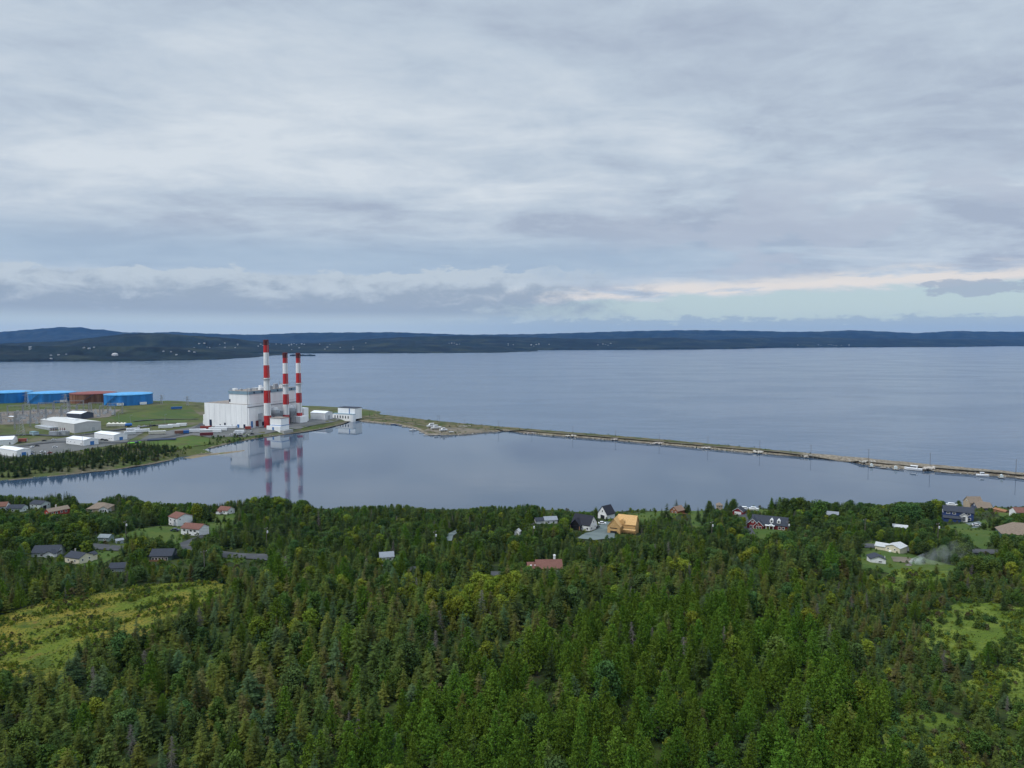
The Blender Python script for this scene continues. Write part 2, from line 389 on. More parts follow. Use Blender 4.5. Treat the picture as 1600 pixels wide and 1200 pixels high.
M_paint = mat('road_paint', (.75, .75, .72), .6, .1, 2)
MEADOW = [(-120, 1110), (-60, 985), (40, 950), (110, 936), (190, 922), (260, 912), (335, 908), (357, 918), (352, 940), (330, 958), (275, 970), (240, 990), (205, 1003), (160, 1015), (118, 1035), (95, 1058), (40, 1078)]
meadow = gpoly(MEADOW); patch('meadow', meadow, Hn, .18, M_meadow, 3.5)
BOGS = [[(1440, 965), (1500, 940), (1560, 945), (1640, 960), (1680, 1010), (1620, 1040), (1560, 1025), (1500, 1040), (1440, 1010)],
        [(1560, 1045), (1600, 1035), (1680, 1040), (1720, 1140), (1640, 1190), (1590, 1120), (1560, 1080)],
        [(1370, 1130), (1440, 1110), (1500, 1125), (1540, 1160), (1500, 1230), (1400, 1230)],
        [(1500, 1070), (1550, 1055), (1570, 1080), (1545, 1120), (1500, 1110)],
        [(1340, 935), (1400, 890), (1480, 893), (1510, 905), (1450, 918), (1390, 930)]]
bogs = [gpoly(b) for b in BOGS]
for b in bogs: patch('bog_clearing', b, Hn, .18, M_bog, 3.5)
LAWNS = [[(1345, 852), (1368, 846), (1430, 868), (1500, 888), (1480, 896), (1420, 894), (1392, 898), (1366, 890), (1346, 896)],      # cream house yard
         [(180, 838), (255, 822), (285, 826), (285, 850), (262, 858), (215, 850)],
         [(300, 800), (345, 806), (372, 800), (372, 825), (335, 842), (318, 820)],
         [(120, 880), (150, 858), (195, 850), (200, 862), (165, 880), (140, 892)],
         [(1160, 835), (1178, 818), (1240, 826), (1235, 845), (1190, 850)],
         [(1078, 793), (1100, 792), (1105, 830), (1088, 838), (1080, 815)],
         [(1180, 796), (1240, 800), (1240, 808), (1190, 808)],
         [(1478, 822), (1540, 812), (1560, 838), (1540, 862), (1490, 842)],
         [(1560, 792), (1590, 800), (1575, 812), (1560, 806)],
         [(985, 806), (1040, 797), (1070, 800), (1048, 812), (1000, 822)],
         [(395, 888), (420, 876), (425, 892), (402, 905)], [(345, 874), (362, 868), (385, 874), (372, 884)]]
lawns = [gpoly(b) for b in LAWNS]
for b in lawns: patch('lawn', b, Hn, .14, M_lawn, 3.0)
DRIVES = [('gravel_driveway', [(902, 842), (914, 834), (932, 828), (938, 816), (960, 816), (961, 828), (960, 842), (930, 845)], M_grav),
          ('asphalt_driveway', [(1152, 803), (1166, 803), (1172, 822), (1180, 836), (1166, 836), (1160, 822)], M_asph),
          ('asphalt_driveway', [(276, 852), (300, 842), (316, 836), (318, 840), (296, 850), (300, 858), (288, 860)], M_asph),
          ('gravel_driveway', [(697, 846), (699, 836), (712, 828), (722, 826), (716, 832), (708, 838), (706, 846)], M_grav),
          ('dirt_yard', [(1392, 871), (1420, 872), (1430, 878), (1418, 881), (1396, 879)], M_dirt),
          ('gravel_driveway', [(1508, 818), (1530, 815), (1540, 822), (1520, 826)], M_grav),
          ]
drives = [gpoly(p) for _, p, _ in DRIVES]
for (n, _, m), p in zip(DRIVES, drives): patch(n, p, Hn, .30, m, 3.0)
# the coast road crossing the hillside
ROADC = [G(px, py)[:2] for px, py in [(-140, 836), (0, 842), (100, 849), (165, 859), (210, 861), (262, 862), (310, 865), (350, 870), (400, 873), (470, 879), (560, 890), (650, 896), (775, 897), (860, 906), (1000, 900), (1120, 884), (1240, 866), (1330, 854), (1430, 862), (1520, 864), (1600, 866), (1740, 872)]]
def offset(path, w):
    out = []
    for i, p in enumerate(path):
        a = np.array(path[max(0, i - 1)]); b = np.array(path[min(len(path) - 1, i + 1)]); d = (b - a) / np.linalg.norm(b - a)
        out.append((p[0] - d[1] * w, p[1] + d[0] * w))
    return out
def fine(path, k=6):
    a = np.array(path); t = np.arange(len(a)); tt = np.linspace(0, len(a) - 1, (len(a) - 1) * k + 1)
    xs = np.interp(tt, t, a[:, 0]); ys = np.interp(tt, t, a[:, 1])
    ker = np.ones(7) / 7; xs2 = np.convolve(np.pad(xs, 3, 'edge'), ker, 'valid'); ys2 = np.convolve(np.pad(ys, 3, 'edge'), ker, 'valid')
    return list(zip(xs2, ys2))
ROADC = fine(ROADC)
def ribbon(name, path, w0, w1, H, off, m):
    A, B = offset(path, w0), offset(path, w1); V = np.array(A + B); z = np.atleast_1d(H(V[:, 0], V[:, 1])) + off; n = len(A)
    zc = np.array([max(z[i], z[i + n]) for i in range(n)]); z = np.concatenate([zc, zc])
    me = bpy.data.meshes.new(name); me.from_pydata([(a, b, c) for (a, b), c in zip(V.tolist(), z.tolist())], [], [(i, i + 1, n + i + 1, n + i) for i in range(n - 1)])
    if me.polygons[0].normal.z < 0: me.flip_normals()
    me.materials.append(m); o = bpy.data.objects.new(name, me); COL.objects.link(o); o['kind'] = 'structure'; return o
ribbon('coast_road', ROADC, -3.6, 3.6, Hn, .45, M_asph)
ribbon('road_marking', ROADC, -.12, .12, Hn, .47, M_paint)
ribbon('road_marking', ROADC, 3.0, 3.2, Hn, .47, M_paint)
ROADP = offset(ROADC, 4.4) + offset(ROADC, -4.2)[::-1]

# ------------------------------------------------------------------ headland with the power station, and the spit
M_head = sheet_mat('headland_ground', [(.060, .082, .022), ((.080, .088, .030), .012, .45, .6), ((.120, .105, .070), .02, .48, .66), ((.050, .054, .022), .05, .5, .66)], bump=.3)
patch('headland', HEAD, Hh, 0, M_head, 9.0)
M_shore = sheet_mat('shore_stones', [(.10, .085, .06), ((.16, .14, .11), .35, .45, .65), ((.06, .06, .035), .1, .5, .7)], bump=.4)
yard = lambda lst: gpoly(lst, Hh)
M_yard = sheet_mat('yard_gravel', [(.130, .130, .128), ((.10, .105, .10), .03, .42, .6), ((.165, .155, .14), .12, .55, .72), ((.075, .09, .045), .03, .62, .7)], bump=.1)
patch('plant_yard', yard([(298, 668), (318, 660), (400, 664), (480, 655), (545, 646), (552, 652), (520, 660), (470, 670), (425, 676), (380, 684), (330, 684), (300, 680), (255, 688), (215, 690), (235, 678), (270, 672)]), Hh, .25, M_yard, 9)
patch('switchyard_gravel', yard([(-60, 648), (60, 640), (190, 640), (170, 652), (60, 662), (-60, 666)]), Hh, .25, sheet_mat('switchyard_gravel', [(.17, .145, .12), ((.12, .11, .10), .03, .4, .6)], bump=.1), 9)
patch('shed_yard', yard([(-40, 705), (30, 694), (60, 690), (140, 678), (205, 672), (225, 676), (195, 692), (150, 700), (60, 714), (-40, 722)]), Hh, .25, M_yard, 9)
patch('grass_field', yard([(165, 655), (200, 646), (300, 640), (314, 650), (290, 660), (215, 664), (168, 664)]), Hh, .25, sheet_mat('mown_grass', [(.055, .085, .024), ((.078, .098, .028), .02, .44, .6), ((.09, .085, .045), .03, .56, .7)], bump=.1), 9)
patch('grass_bank', yard([(228, 692), (300, 682), (328, 686), (330, 694), (282, 702), (240, 704)]), Hh, .3, sheet_mat('bank_grass', [(.058, .098, .020), ((.078, .105, .024), .03, .44, .6), ((.07, .07, .03), .05, .54, .68)], bump=.1), 7)
for rd, wd in (([(-60, 706), (20, 700), (60, 693), (110, 690), (185, 694), (235, 687), (290, 679), (312, 668), (318, 661)], 4.5), ([(-60, 684), (0, 681), (60, 679), (100, 683), (160, 676), (210, 668), (300, 661)], 4), ([(200, 660), (260, 655), (318, 655)], 3)):
    ribbon('plant_road', fine([G(px, py, Hh)[:2] for px, py in rd]), -wd, wd, Hh, .5, M_asph)
ribbon('shore_stones', fine(HEAD[1:9] , 4), -1.0, 5.0, Hh, .12, M_shore)
ribbon('shore_stones', fine(HEAD[9:19], 4), -1.0, 6.0, Hh, .12, M_shore)
M_sand = sheet_mat('sand', [(.20, .16, .105), ((.14, .12, .07), .1, .45, .65), ((.10, .11, .04), .08, .6, .7)], bump=.1)
bar = P([(283, 716), (300, 712), (330, 708.5), (355, 706), (388, 702.5), (388, 704), (355, 709), (330, 711.5), (300, 717)])
patch('sand_bar', bar, lambda x, y: -.15 + .5 * sm(polydist(bar, x, y) / 4), 0.1, M_sand, 3)
def spit_mat():
    m = bpy.data.materials.new('spit_ground'); m.use_nodes = True; t = NT(m.node_tree); b = t.n['Principled BSDF']
    b.inputs['Roughness'].default_value = .95; b.inputs['Specular IOR Level'].default_value = .1
    po = t.node('ShaderNodeNewGeometry').outputs['Position']; x, y, z = t.sep(po)
    n = t.noise(po, .08, 6, .65); n2 = t.noise(po, .5, 5, .65)
    stone = t.mix(t.ss(n2, .38, .62), (.12, .10, .075), (.26, .225, .175))
    grass = t.mix(t.ss(n, .4, .6), (.052, .066, .022), (.125, .105, .060))
    g = t.m('MULTIPLY', t.ss(t.m('ADD', z, t.m('MULTIPLY', t.m('SUBTRACT', n2, .5), 2.2)), 1.3, 2.0), t.ss(t.m('ADD', x, t.m('MULTIPLY', n, 40)), 320, 285))
    lot = t.m('MULTIPLY', t.ss(t.m('ADD', z, t.m('MULTIPLY', t.m('SUBTRACT', n2, .5), 1.0)), .2, .9), t.m('MULTIPLY', t.ss(x, -140, -110), t.ss(x, 10, -30)))
    c = t.mix(g, stone, grass)
    wet = t.ss(z, .55, .2)
    c = t.mix(wet, c, (.045, .042, .032))
    t.l.new(c, b.inputs['Base Color'])
    bp = t.node('ShaderNodeBump'); bp.inputs['Distance'].default_value = .5; t.l.new(n2, bp.inputs['Height']); t.l.new(bp.outputs[0], b.inputs['Normal'])
    return m
M_spit = spit_mat()
patch('spit', SPIT, Hs, 0, M_spit, 3.2)
patch('boat_yard', gpoly([(660, 676.5), (672, 668), (700, 668.5), (760, 671), (768, 674.5), (720, 678.5), (690, 679)], Hs), Hs, .25, M_dirt, 4)
ribbon('spit_track', fine([G(px, py, Hs)[:2] for px, py in [(540, 650), (580, 652.5), (612, 655.5), (632, 660), (655, 665), (700, 668), (760, 670.5), (800, 671.5), (850, 676), (950, 684), (1050, 692.5), (1150, 701.5), (1250, 710.5), (1350, 722), (1400, 727.5), (1500, 735.5), (1600, 744), (1700, 752)]]), -1.8, 1.8, Hs, .35, M_dirt)

# ------------------------------------------------------------------ far shores
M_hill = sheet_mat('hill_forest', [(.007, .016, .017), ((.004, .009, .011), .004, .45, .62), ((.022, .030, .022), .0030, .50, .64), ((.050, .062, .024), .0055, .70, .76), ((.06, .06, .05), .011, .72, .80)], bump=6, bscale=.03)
HILLS = {}
def hill_range(name, shore, ridge, depth, back, seed, rough=1.0, rows=46):
    px = np.arange(shore[0][0], shore[-1][0] + .1, 4.0); n = len(px)
    ys = CZ * F / (np.interp(px, *zip(*shore)) - HOR); ys = ys + .006 * ys * (np.sin(px * .11 + seed) + np.sin(px * .31) * .5 + .3 * np.sin(px * .8))
    rp = np.interp(px, *zip(*ridge)) + .25 * np.sin(px * .21 + seed) + .15 * np.sin(px * .53)
    yr = ys + depth; zr = np.maximum(CZ + (HOR - rp) / F * yr, 1.0)
    r = np.random.default_rng(seed); s = np.linspace(0, 1, rows); hb = 12
    V = []
    ph = r.uniform(0, 6.28, 12)
    for k in range(rows + hb):
        if k < rows:
            t = s[k]; Y = ys + depth * t; prof = .12 * min(1, t / .03) + .88 * t ** 1.15
            w = t * (1 - t) * 4
            nz = sum((.5 ** i) * np.sin(px * .013 * 2 ** i + ph[i] + t * 5 * (i + 1) * math.cos(ph[i + 6])) for i in range(6)) * .13 * rough * w
            Z = zr * np.clip(prof + nz * (.4 + prof), 0, .985) if k < rows - 1 else zr.copy()
            if k == 0: Z = np.full(n, -2.0)
        else:
            t = (k - rows + 1) / hb; Y = yr + back * t; Z = zr * (1 - t) ** 1.3 - 3 * t
        V.append(np.stack([(px - 800) / F * Y, Y, Z], 1))
    V = np.array(V); tot = rows + hb
    fs = [(k * n + i, k * n + i + 1, (k + 1) * n + i + 1, (k + 1) * n + i) for k in range(tot - 1) for i in range(n - 1)]
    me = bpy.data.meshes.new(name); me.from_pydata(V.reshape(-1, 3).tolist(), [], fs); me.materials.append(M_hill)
    me.polygons.foreach_set('use_smooth', [True] * len(fs)); me.update()
    o = bpy.data.objects.new(name, me); COL.objects.link(o); o['kind'] = 'structure'; HILLS[name] = (px, V[:rows])
def on_hill(name, qx, qy):
    px, V = HILLS[name]; i = int(np.argmin(abs(px - qx))); c = V[:, i]
    best = None; top = 1e9
    for p in c:
        q = project(p)[1]
        if q < top - .02:
            top = q
            if best is None or abs(q - qy) < best[0]: best = (abs(q - qy), p)
    return best[1]
hill_range('far_hills', [(-420, HOR + CZ * F / 13200), (2020, HOR + CZ * F / 13200)], [(-420, 522), (0, 519), (40, 515.5), (80, 512.5), (95, 511), (112, 511.5), (130, 511.5), (150, 515), (165, 515), (178, 517), (190, 519), (240, 520), (270, 518.5), (300, 520), (350, 522), (400, 523), (470, 520), (530, 519.5), (620, 519), (640, 520), (730, 523), (830, 522), (900, 520), (960, 518), (1000, 517), (1060, 516), (1110, 516), (1180, 517), (1230, 518.5), (1280, 518), (1330, 516), (1380, 518), (1430, 520.5), (1490, 517), (1530, 518), (1600, 518.5), (2020, 520)], 2800, 900, 3)
hill_range('bay_hills', [(430, 548.5), (840, 547), (1000, 546.5), (1090, 546), (1160, 545), (1200, 543.5), (1350, 542.5), (1500, 542), (1560, 541), (1600, 540.8), (2020, 540)], [(430, 538), (500, 535), (560, 531), (600, 528), (660, 525.5), (740, 524.5), (800, 526.5), (860, 528), (930, 530), (1000, 528), (1060, 527.5), (1085, 530), (1110, 532), (1150, 528.5), (1200, 527.5), (1250, 527), (1300, 528), (1400, 529), (1500, 530), (1600, 531), (2020, 531)], 1700, 700, 5)
hill_range('headland_hills', [(-420, 557), (300, 554), (420, 552.3), (600, 551.8), (740, 551.3), (790, 550.8), (815, 549.8), (838, 549), (843, 548.7)], [(-420, 531), (0, 537), (40, 535), (100, 533), (150, 527), (200, 521.5), (235, 520.5), (265, 521.5), (310, 525), (360, 528), (405, 534), (440, 537), (480, 538), (560, 536), (640, 535), (700, 537), (740, 541.5), (760, 540.5), (785, 541), (805, 544.5), (825, 547), (843, 548.6)], 1300, 600, 8)
hill_range('peninsula_hills', [(-420, 566.5), (0, 565), (150, 564.5), (250, 563.5), (330, 562), (390, 559), (410, 557), (430, 555.5), (446, 554.8)], [(-420, 545), (0, 539), (40, 540.5), (100, 541), (200, 541), (300, 543), (350, 547), (390, 551), (410, 553), (430, 554), (446, 554.7)], 620, 350, 11, 1.3)
isl = onz(473, 556.0); b = MB()
for k in range(9):
    b.ring([(rng.uniform(20, 40), -2), (rng.uniform(12, 24), rng.uniform(3, 7)), (3, rng.uniform(8, 11))], 9, 0, (isl[0] + (k - 4) * 16, isl[1] + rng.uniform(-15, 15), 0))
tag(b.build('islet', M_hill), kind='structure')
# ------------------------------------------------------------------ houses
KEEP = []                      # (x0, y0, x1, y1, distance): what the photo shows of a house, kept free of nearer tree tops
FOOT = []                      # (x, y, radius): building plots, kept free of trunks
def paint(name, c, rough=.6, var=.06): return mat(name, c, rough, var, .6, .25)
WHITE = paint('white_siding', (.74, .75, .76)); CREAM = paint('cream_siding', (.66, .61, .47)); OFFW = paint('pale_siding', (.52, .58, .58))
GREYW = paint('grey_siding', (.30, .33, .36)); REDW = paint('red_siding', (.20, .022, .026)); BARN = paint('barn_red_siding', (.36, .06, .045)); NAVY = paint('navy_siding', (.030, .055, .16))
TEAL = paint('teal_siding', (.055, .105, .14)); LOG = mat('log_wall', (.20, .075, .035), .7, .25, 1.5, .2, streak=(.3, .3, 6)); GREENW = paint('dark_green_siding', (.055, .085, .08)); BLACKW = paint('black_siding', (.012, .012, .014))
OSB = mat('sheathing_board', (.52, .31, .12), .8, .16, 2.5, .1, col2=(.64, .42, .20), bump=.03); TRIM = paint('white_trim', (.78, .78, .78)); TANW = paint('tan_siding', (.40, .33, .24))
def roofm(name, c): return mat(name, c, .85, .16, 1.2, .15, streak=(1, 1, 4))
R_DARK = roofm('dark_shingle', (.040, .046, .060)); R_CHAR = roofm('charcoal_shingle', (.026, .027, .036)); R_RED = roofm('red_brown_shingle', (.155, .075, .060)); R_TAN = roofm('tan_shingle', (.20, .158, .122))
R_GREY = roofm('grey_shingle', (.22, .24, .27)); R_PALE = roofm('pale_grey_shingle', (.42, .43, .43)); R_BROWN = roofm('brown_shingle', (.15, .075, .055)); R_LOG = roofm('weathered_shingle', (.21, .14, .105))
GLASS = mat('window_glass', (.02, .026, .034), .08, .1, 1, .6); DOORM = paint('door_paint', (.10, .11, .12)); BRICK = mat('chimney_stone', (.46, .43, .40), .8, .2, 3); CONC = mat('concrete', (.34, .34, .33), .85, .1, 1); WOOD = mat('deck_wood', (.22, .12, .07), .8, .2, 2)
GARAGE = paint('garage_door_paint', (.66, .67, .68)); DARKD = paint('dark_door', (.018, .02, .026))

def wall_frame(face, L, D):
    return {'f': (lambda u, o: (u, -D / 2 - o), 'x', -1), 'b': (lambda u, o: (u, D / 2 + o), 'x', 1), 'r': (lambda u, o: (L / 2 + o, u), 'y', 1), 'l': (lambda u, o: (-L / 2 - o, u), 'y', -1)}[face]
def opening(parent, face, L, D, u, z, w, h, name='window', frame=TRIM, pane=GLASS):
    """a framed opening standing a little proud of the wall: the frame with its pane as sub-part"""
    fn, ax, _ = wall_frame(face, L, D); b = MB(); p = MB(); t = .16
    for du, dz, sw, sh in ((0, h / 2 + t / 2, w + 2 * t, t), (0, -h / 2 - t / 2, w + 2 * t, t), (-w / 2 - t / 2, 0, t, h), (w / 2 + t / 2, 0, t, h)):
        x, y = fn(u + du, .04); b.box((x, y, z + dz), (sw, .12, sh) if ax == 'x' else (.12, sw, sh))
    x, y = fn(u, .01); p.box((x, y, z), (w, .05, h) if ax == 'x' else (.05, w, h))
    f = b.build(name, frame, parent); p.build('pane' if name == 'window' else 'panel', pane, f); return f
def gable_roof(L, D, h, r, ov=.45, th=.2, hip=0.0):
    b = MB(); hw = D / 2 + ov; dz = r * ov / (D / 2); X = L / 2 + ov
    if not hip:
        for s in (-1, 1):
            b.prism([(s * hw, h - dz), (0, h + r), (0, h + r + th), (s * hw, h - dz + th)] if s < 0 else [(0, h + r), (hw, h - dz), (hw, h - dz + th), (0, h + r + th)], -X, X, 'x')
    else:
        k = X - hip; z0, z1 = h - dz, h + r
        vs = [(-X, -hw, z0), (X, -hw, z0), (X, hw, z0), (-X, hw, z0), (-k, 0, z1), (k, 0, z1)]; n = 6
        vs += [(x, y, z + th) for x, y, z in vs]
        b.add(vs, [(3, 2, 1, 0), (6, 7, 11, 10), (7, 8, 11), (8, 9, 10, 11), (9, 6, 10), (0, 1, 7, 6), (1, 2, 8, 7), (2, 3, 9, 8), (3, 0, 6, 9)])
    return b
def wall_mesh(L, D, h, r, hip=0.0, base=2.5):
    b = MB()
    if hip: b.box((0, 0, (h - base) / 2), (L, D, h + base))
    else: b.prism([(-D / 2, -base), (D / 2, -base), (D / 2, h), (0, h + r), (-D / 2, h)], -L / 2, L / 2, 'x')
    return b
def wing(root, dx, dy, L, D, h, r, wallm, roof, rz=0.0, wins=(), hip=0.0, doors=(), ov=.4, trim=TRIM, trims=False):
    """one gabled volume of a house: wall, roof, windows and doors as parts"""
    e = Matrix.Translation((dx, dy, 0)) @ Matrix.Rotation(rz, 4, 'Z')
    def put(o):
        for v in o.data.vertices: v.co = e @ v.co
    objs = [wall_mesh(L, D, h, r, hip).build('wall', wallm, root), gable_roof(L, D, h, r, ov, .2, hip).build('roof', roof, root)]
    if trims and not hip:
        dz = r * ov / (D / 2); W2 = D / 2 + ov
        for X in (-L / 2 - ov - .03, L / 2 + ov + .03):
            b = MB(); b.prism([(-W2, h - dz - .04), (0, h + r - .04), (W2, h - dz - .04), (W2, h - dz + .16), (0, h + r + .16), (-W2, h - dz + .16)], X - .05, X + .05, 'x')
            objs.append(b.build('roof_trim', trim, root))
    for w in wins:
        o = opening(root, w[0], L, D, *w[1:5], frame=trim); objs += [o, *o.children]
    for w in doors:
        o = opening(root, w[0], L, D, *w[1:5], name=w[5] if len(w) > 5 else 'door', frame=trim, pane=w[6] if len(w) > 6 else DOORM); objs += [o, *o.children]
    if dx or dy or rz:
        for o in objs: put(o)
    return objs
def chimney(root, x, y, z0, z1, w=.9, m=BRICK):
    b = MB(); b.box((x, y, (z0 + z1) / 2), (w, w, z1 - z0)); b.box((x, y, z1 + .08), (w + .25, w + .25, .16)); b.ring([(.18, 0), (.16, .4)], 8, 0, (x, y, z1 + .14)); b.build('chimney', m, root)
HOUSES = []
def house(label, px, py, rel, box, H=Hn, name='house', cat='house', group='houses by the pond', foot=9, drop=0.0, keep_pad=0):
    p = G(px, py, H); p[2] -= drop
    if box: KEEP.append((box[0], box[1], box[2], box[3], float(p[1]) - 3))
    FOOT.append((p[0], p[1], foot))
    t = thing(name, label, cat, p, face_cam(p, rel), group); HOUSES.append([t, px, py, rel, box, H, len(FOOT) - 1, foot]); return t
def row(face, us, z, w, h): return [(face, u, z, w, h) for u in us]

# --- houses on the left
h = house('long pale grey-green house with dark grey roof at the pond edge on the far left', 26, 803, -32, (8, 788, 45, 802)); wing(h, 0, 0, 12, 8, 3.4, 2.2, OFFW, R_DARK, 0, row('f', (-4, -1, 2.5), 1.7, 1.3, 1.2) + row('r', (-1, 1.5), 1.8, 1, 1.2))
h = house('taller pale green house with dark roof and big doorway behind the long low house', 64, 801, -50, (45, 781, 80, 798)); wing(h, 0, 0, 12, 8.5, 5.0, 2.0, OFFW, R_DARK, 0, row('f', (-3, 1), 3.6, 1.3, 1.1) + row('r', (2.4,), 3.6, 1, 1.2), doors=[('r', -1.0, 2.0, 3.2, 3.2, 'garage_door', DARKD)])
h = house('house with brown roof cut by the left border of the photo at the shore', 0, 797, -20, (0, 785, 9, 795)); wing(h, 0, 0, 9, 7, 3, 2, WHITE, R_BROWN, 0, row('f', (0, 2.6), 1.6, 1, 1.1))
h = house('bright red house with tan roof and chimney beside the pale green house', 90, 805, 24, (68, 788, 110, 803)); wing(h, 0, 0, 14, 7, 3.0, 1.9, BARN, R_TAN, 0, row('f', (-4.6, -2, 1.5, 4.5), 1.6, 1.2, 1.2) + row('l', (0,), 1.6, 1.2, 1.2)); chimney(h, 0, 1.5, 4, 6.2, .8)
h = house('wide tan hip-roofed house with a white bay of windows above the green trees', 157, 806, -22, (134, 785, 180, 803)); wing(h, 0, 0, 15, 11, 3.1, 3.2, TANW, R_TAN, 0, row('f', (-4.5, 3.8), 1.7, 1.4, 1.3), hip=5.5); wing(h, 4.5, -3.5, 7, 6, 3.0, 1.9, WHITE, R_TAN, R(90), row('l', (-1.5, 0, 1.5), 1.6, 1, 1.5))
h = house('pale house with slate grey roof and white front gable left of the cream house', 73, 877, -28, (47, 851, 104, 872), foot=10); wing(h, 0, 0, 14, 9, 3.2, 2.9, OFFW, R_DARK, 0, row('f', (-4.5, -1.5, 1.5), 1.7, 1.3, 1.1)); wing(h, 4.0, -4, 7, 6, 3.1, 1.6, WHITE, R_DARK, R(90), row('l', (0,), 1.7, 1.6, 1.1))
h = house('cream gable-end house with dark roof and thin chimney pipe', 127, 884, -52, (106, 856, 147, 879)); wing(h, 0, 0, 12, 9.5, 4.2, 2.2, CREAM, R_DARK, 0, row('f', (-3, 2.5), 2.4, 1.1, 1.1) + row('r', (-2.4, 2.2), 2.7, 1, 1.1)); wing(h, 2.5, 5.5, 6, 5, 3.4, 1.4, CREAM, R_DARK, R(90), ()); chimney(h, -3.5, .5, 5, 7.6, .45)
h = house('low grey-green shed with faded roof half hidden left of the lawn', 165, 856, -35, (153, 834, 178, 852), name='shed', cat='shed', foot=6); wing(h, 0, 0, 8, 6, 2.8, 1.6, mat('faded_green', (.20, .26, .25), .8), mat('faded_roof', (.18, .21, .22), .85), 0, row('f', (1,), 1.5, 1, .9))
h = house('small pale blue outbuilding beside the utility pole on the lawn', 186, 851, 10, (179, 840, 194, 849), name='shed', cat='shed', foot=4); wing(h, 0, 0, 4.6, 4, 2.3, .9, mat('pale_blue_siding', (.36, .42, .47), .7), R_GREY, 0, row('f', (0,), 1.3, .9, .8))
h = house('dark grey roofed garage among spruces below the pale blue outbuilding', 187, 895, -20, (172, 878, 199, 890), name='garage', cat='garage', foot=6); wing(h, 0, 0, 8.5, 7, 2.7, 2.1, GREYW, R_DARK, 0, row('f', (-2,), 1.4, 1.1, .9))
h = house('dark green house under a broad slate blue roof facing the meadow', 262, 893, -22, (232, 857, 291, 884), foot=10); wing(h, 0, 0, 13, 10, 3.4, 3.0, GREENW, R_DARK, 0, row('f', (-4.5, -2.6, -.7, 1.2, 3.4), 1.7, 1.3, 1.5)); wing(h, 7.5, 2, 7, 6, 2.8, 2.0, GREENW, R_DARK, 0, ()); b = MB(); b.box((-1, -6.6, .9), (9, 3, .2)); b.box((-1, -8.0, 1.5), (9, .1, .9)); b.build('deck', WOOD, h)
h = house('tall white house with red-brown roof and blank gable wall', 283, 829, -60, (262, 799, 302, 826)); wing(h, 0, 0, 11, 11.5, 6.6, 2.3, WHITE, R_RED, 0, row('f', (-3, 2), 4.6, 1.2, 1.2) + row('f', (-3,), 1.8, 1.2, 1.2) + row('r', (-3.6,), 5.6, .8, .9))
h = house('white bungalow with red-brown roof, raised basement and driveway', 304, 842, -40, (281, 816, 328, 838)); wing(h, 0, 0, 12.5, 8.5, 4.4, 2.0, WHITE, R_RED, 0, row('f', (-3.9, .6, 3.3), 3.2, 1.5, 1.1) + row('f', (-3.5, .2, 3.6), 1.0, 1.1, .7), doors=[('f', -1.6, 2.3, 1.0, 2.0)])
h = house('small white house with light red roof on the lawn near the pond', 352, 806, -42, (336, 790, 368, 803)); wing(h, 0, 0, 9.5, 8, 3.2, 2.1, WHITE, R_RED, 0, row('f', (-2.5, 1.5), 1.8, 1.2, 1.1) + row('r', (0,), 1.8, 1.2, 1.0)); wing(h, -2.5, -4.2, 4.5, 3.6, 2.2, 1.2, WHITE, R_RED, R(90), ())
# --- middle
h = house('house with only its pale grey roof showing between dark trees', 604, 878, 4, (592, 861, 616, 871), foot=7); wing(h, 0, 0, 8.5, 7.5, 3, 2.2, WHITE, R_GREY, 0, row('f', (-2, 2), 1.6, 1.1, 1.1))
h = house('brown-roofed house with white chimney and two small skylights deep in the woods', 852, 892, 6, (822, 866, 880, 884), foot=11); wing(h, 1.2, 0, 12.5, 9.5, 3.6, 2.8, LOG, R_RED, 0, row('f', (-3, 0, 3), 1.8, 1.3, 1.2)); wing(h, -6.6, .5, 5, 7, 3.1, 2.0, LOG, R_RED, 0, ()); chimney(h, 4.2, .7, 5, 8.3, 1.0, TRIM)
b = MB(); b.box((-7.6, -1.6, 4.25), (.8, 1.0, .2)); b.build('skylight', TRIM, h); b = MB(); b.box((-5.4, -1.6, 4.25), (.8, 1.0, .2)); b.build('skylight', TRIM, h)
h = house('white farmhouse-style house with charcoal roof and black porch gable', 911, 839, -26, (890, 802, 934, 832), foot=11); wing(h, 0, 0, 12, 10, 4.4, 4.6, WHITE, R_CHAR, 0, row('r', (-2.5, 2.3), 2.2, .9, 1.2) + row('r', (0,), 5.6, .8, 1.1) + row('f', (4.4,), 2.2, .9, 1.2))
for o in wing(h, -2.6, -4.6, 5, 6.4, 3.9, 3.5, BLACKW, R_CHAR, R(90), (), trim=TRIM): pass
b = MB()
for x in (-5.6, .4): b.box((x, -7.4, 1.6), (.3, .3, 3.8))
b.box((-2.6, -7.4, .1), (6.6, 1.2, .3)); b.build('porch', mat('porch_timber', (.36, .19, .11), .7), h)
h = house('white garage with steep charcoal roof, round-top window and black overhead door', 948, 822, -42, (933, 788, 962, 815), name='garage', cat='garage', foot=7, group='houses by the pond')
wing(h, 0, 0, 8.0, 8.2, 3.8, 5.0, WHITE, R_CHAR, R(90), row('l', (0,), 5.4, .9, 1.3), doors=[('l', -.2, 1.5, 3.7, 2.6, 'garage_door', DARKD)])
h = house('house under construction sheathed in raw yellow board without windows', 974, 845, -14, (948, 803, 999, 838), name='unfinished_house', cat='house', foot=12)
wing(h, 2.5, 2, 12, 9.5, 6.0, 4.8, OSB, OSB, 0, (), trims=False); wing(h, -4.2, -2.6, 11, 8.2, 5.2, 4.8, OSB, OSB, R(90), (), doors=[('l', 0, 1.2, 4.4, 2.0, 'garage_opening', DARKD), ('l', 0, 4.0, 4.6, .6, 'window_opening', DARKD)], trim=OSB, trims=False)
b = MB(); b.prism([(-1.5, 6), (1.5, 6), (1.5, 8.0), (0, 9.2), (-1.5, 8.0)], -3.2, 1.0, 'y'); b.build('dormer', OSB, h)
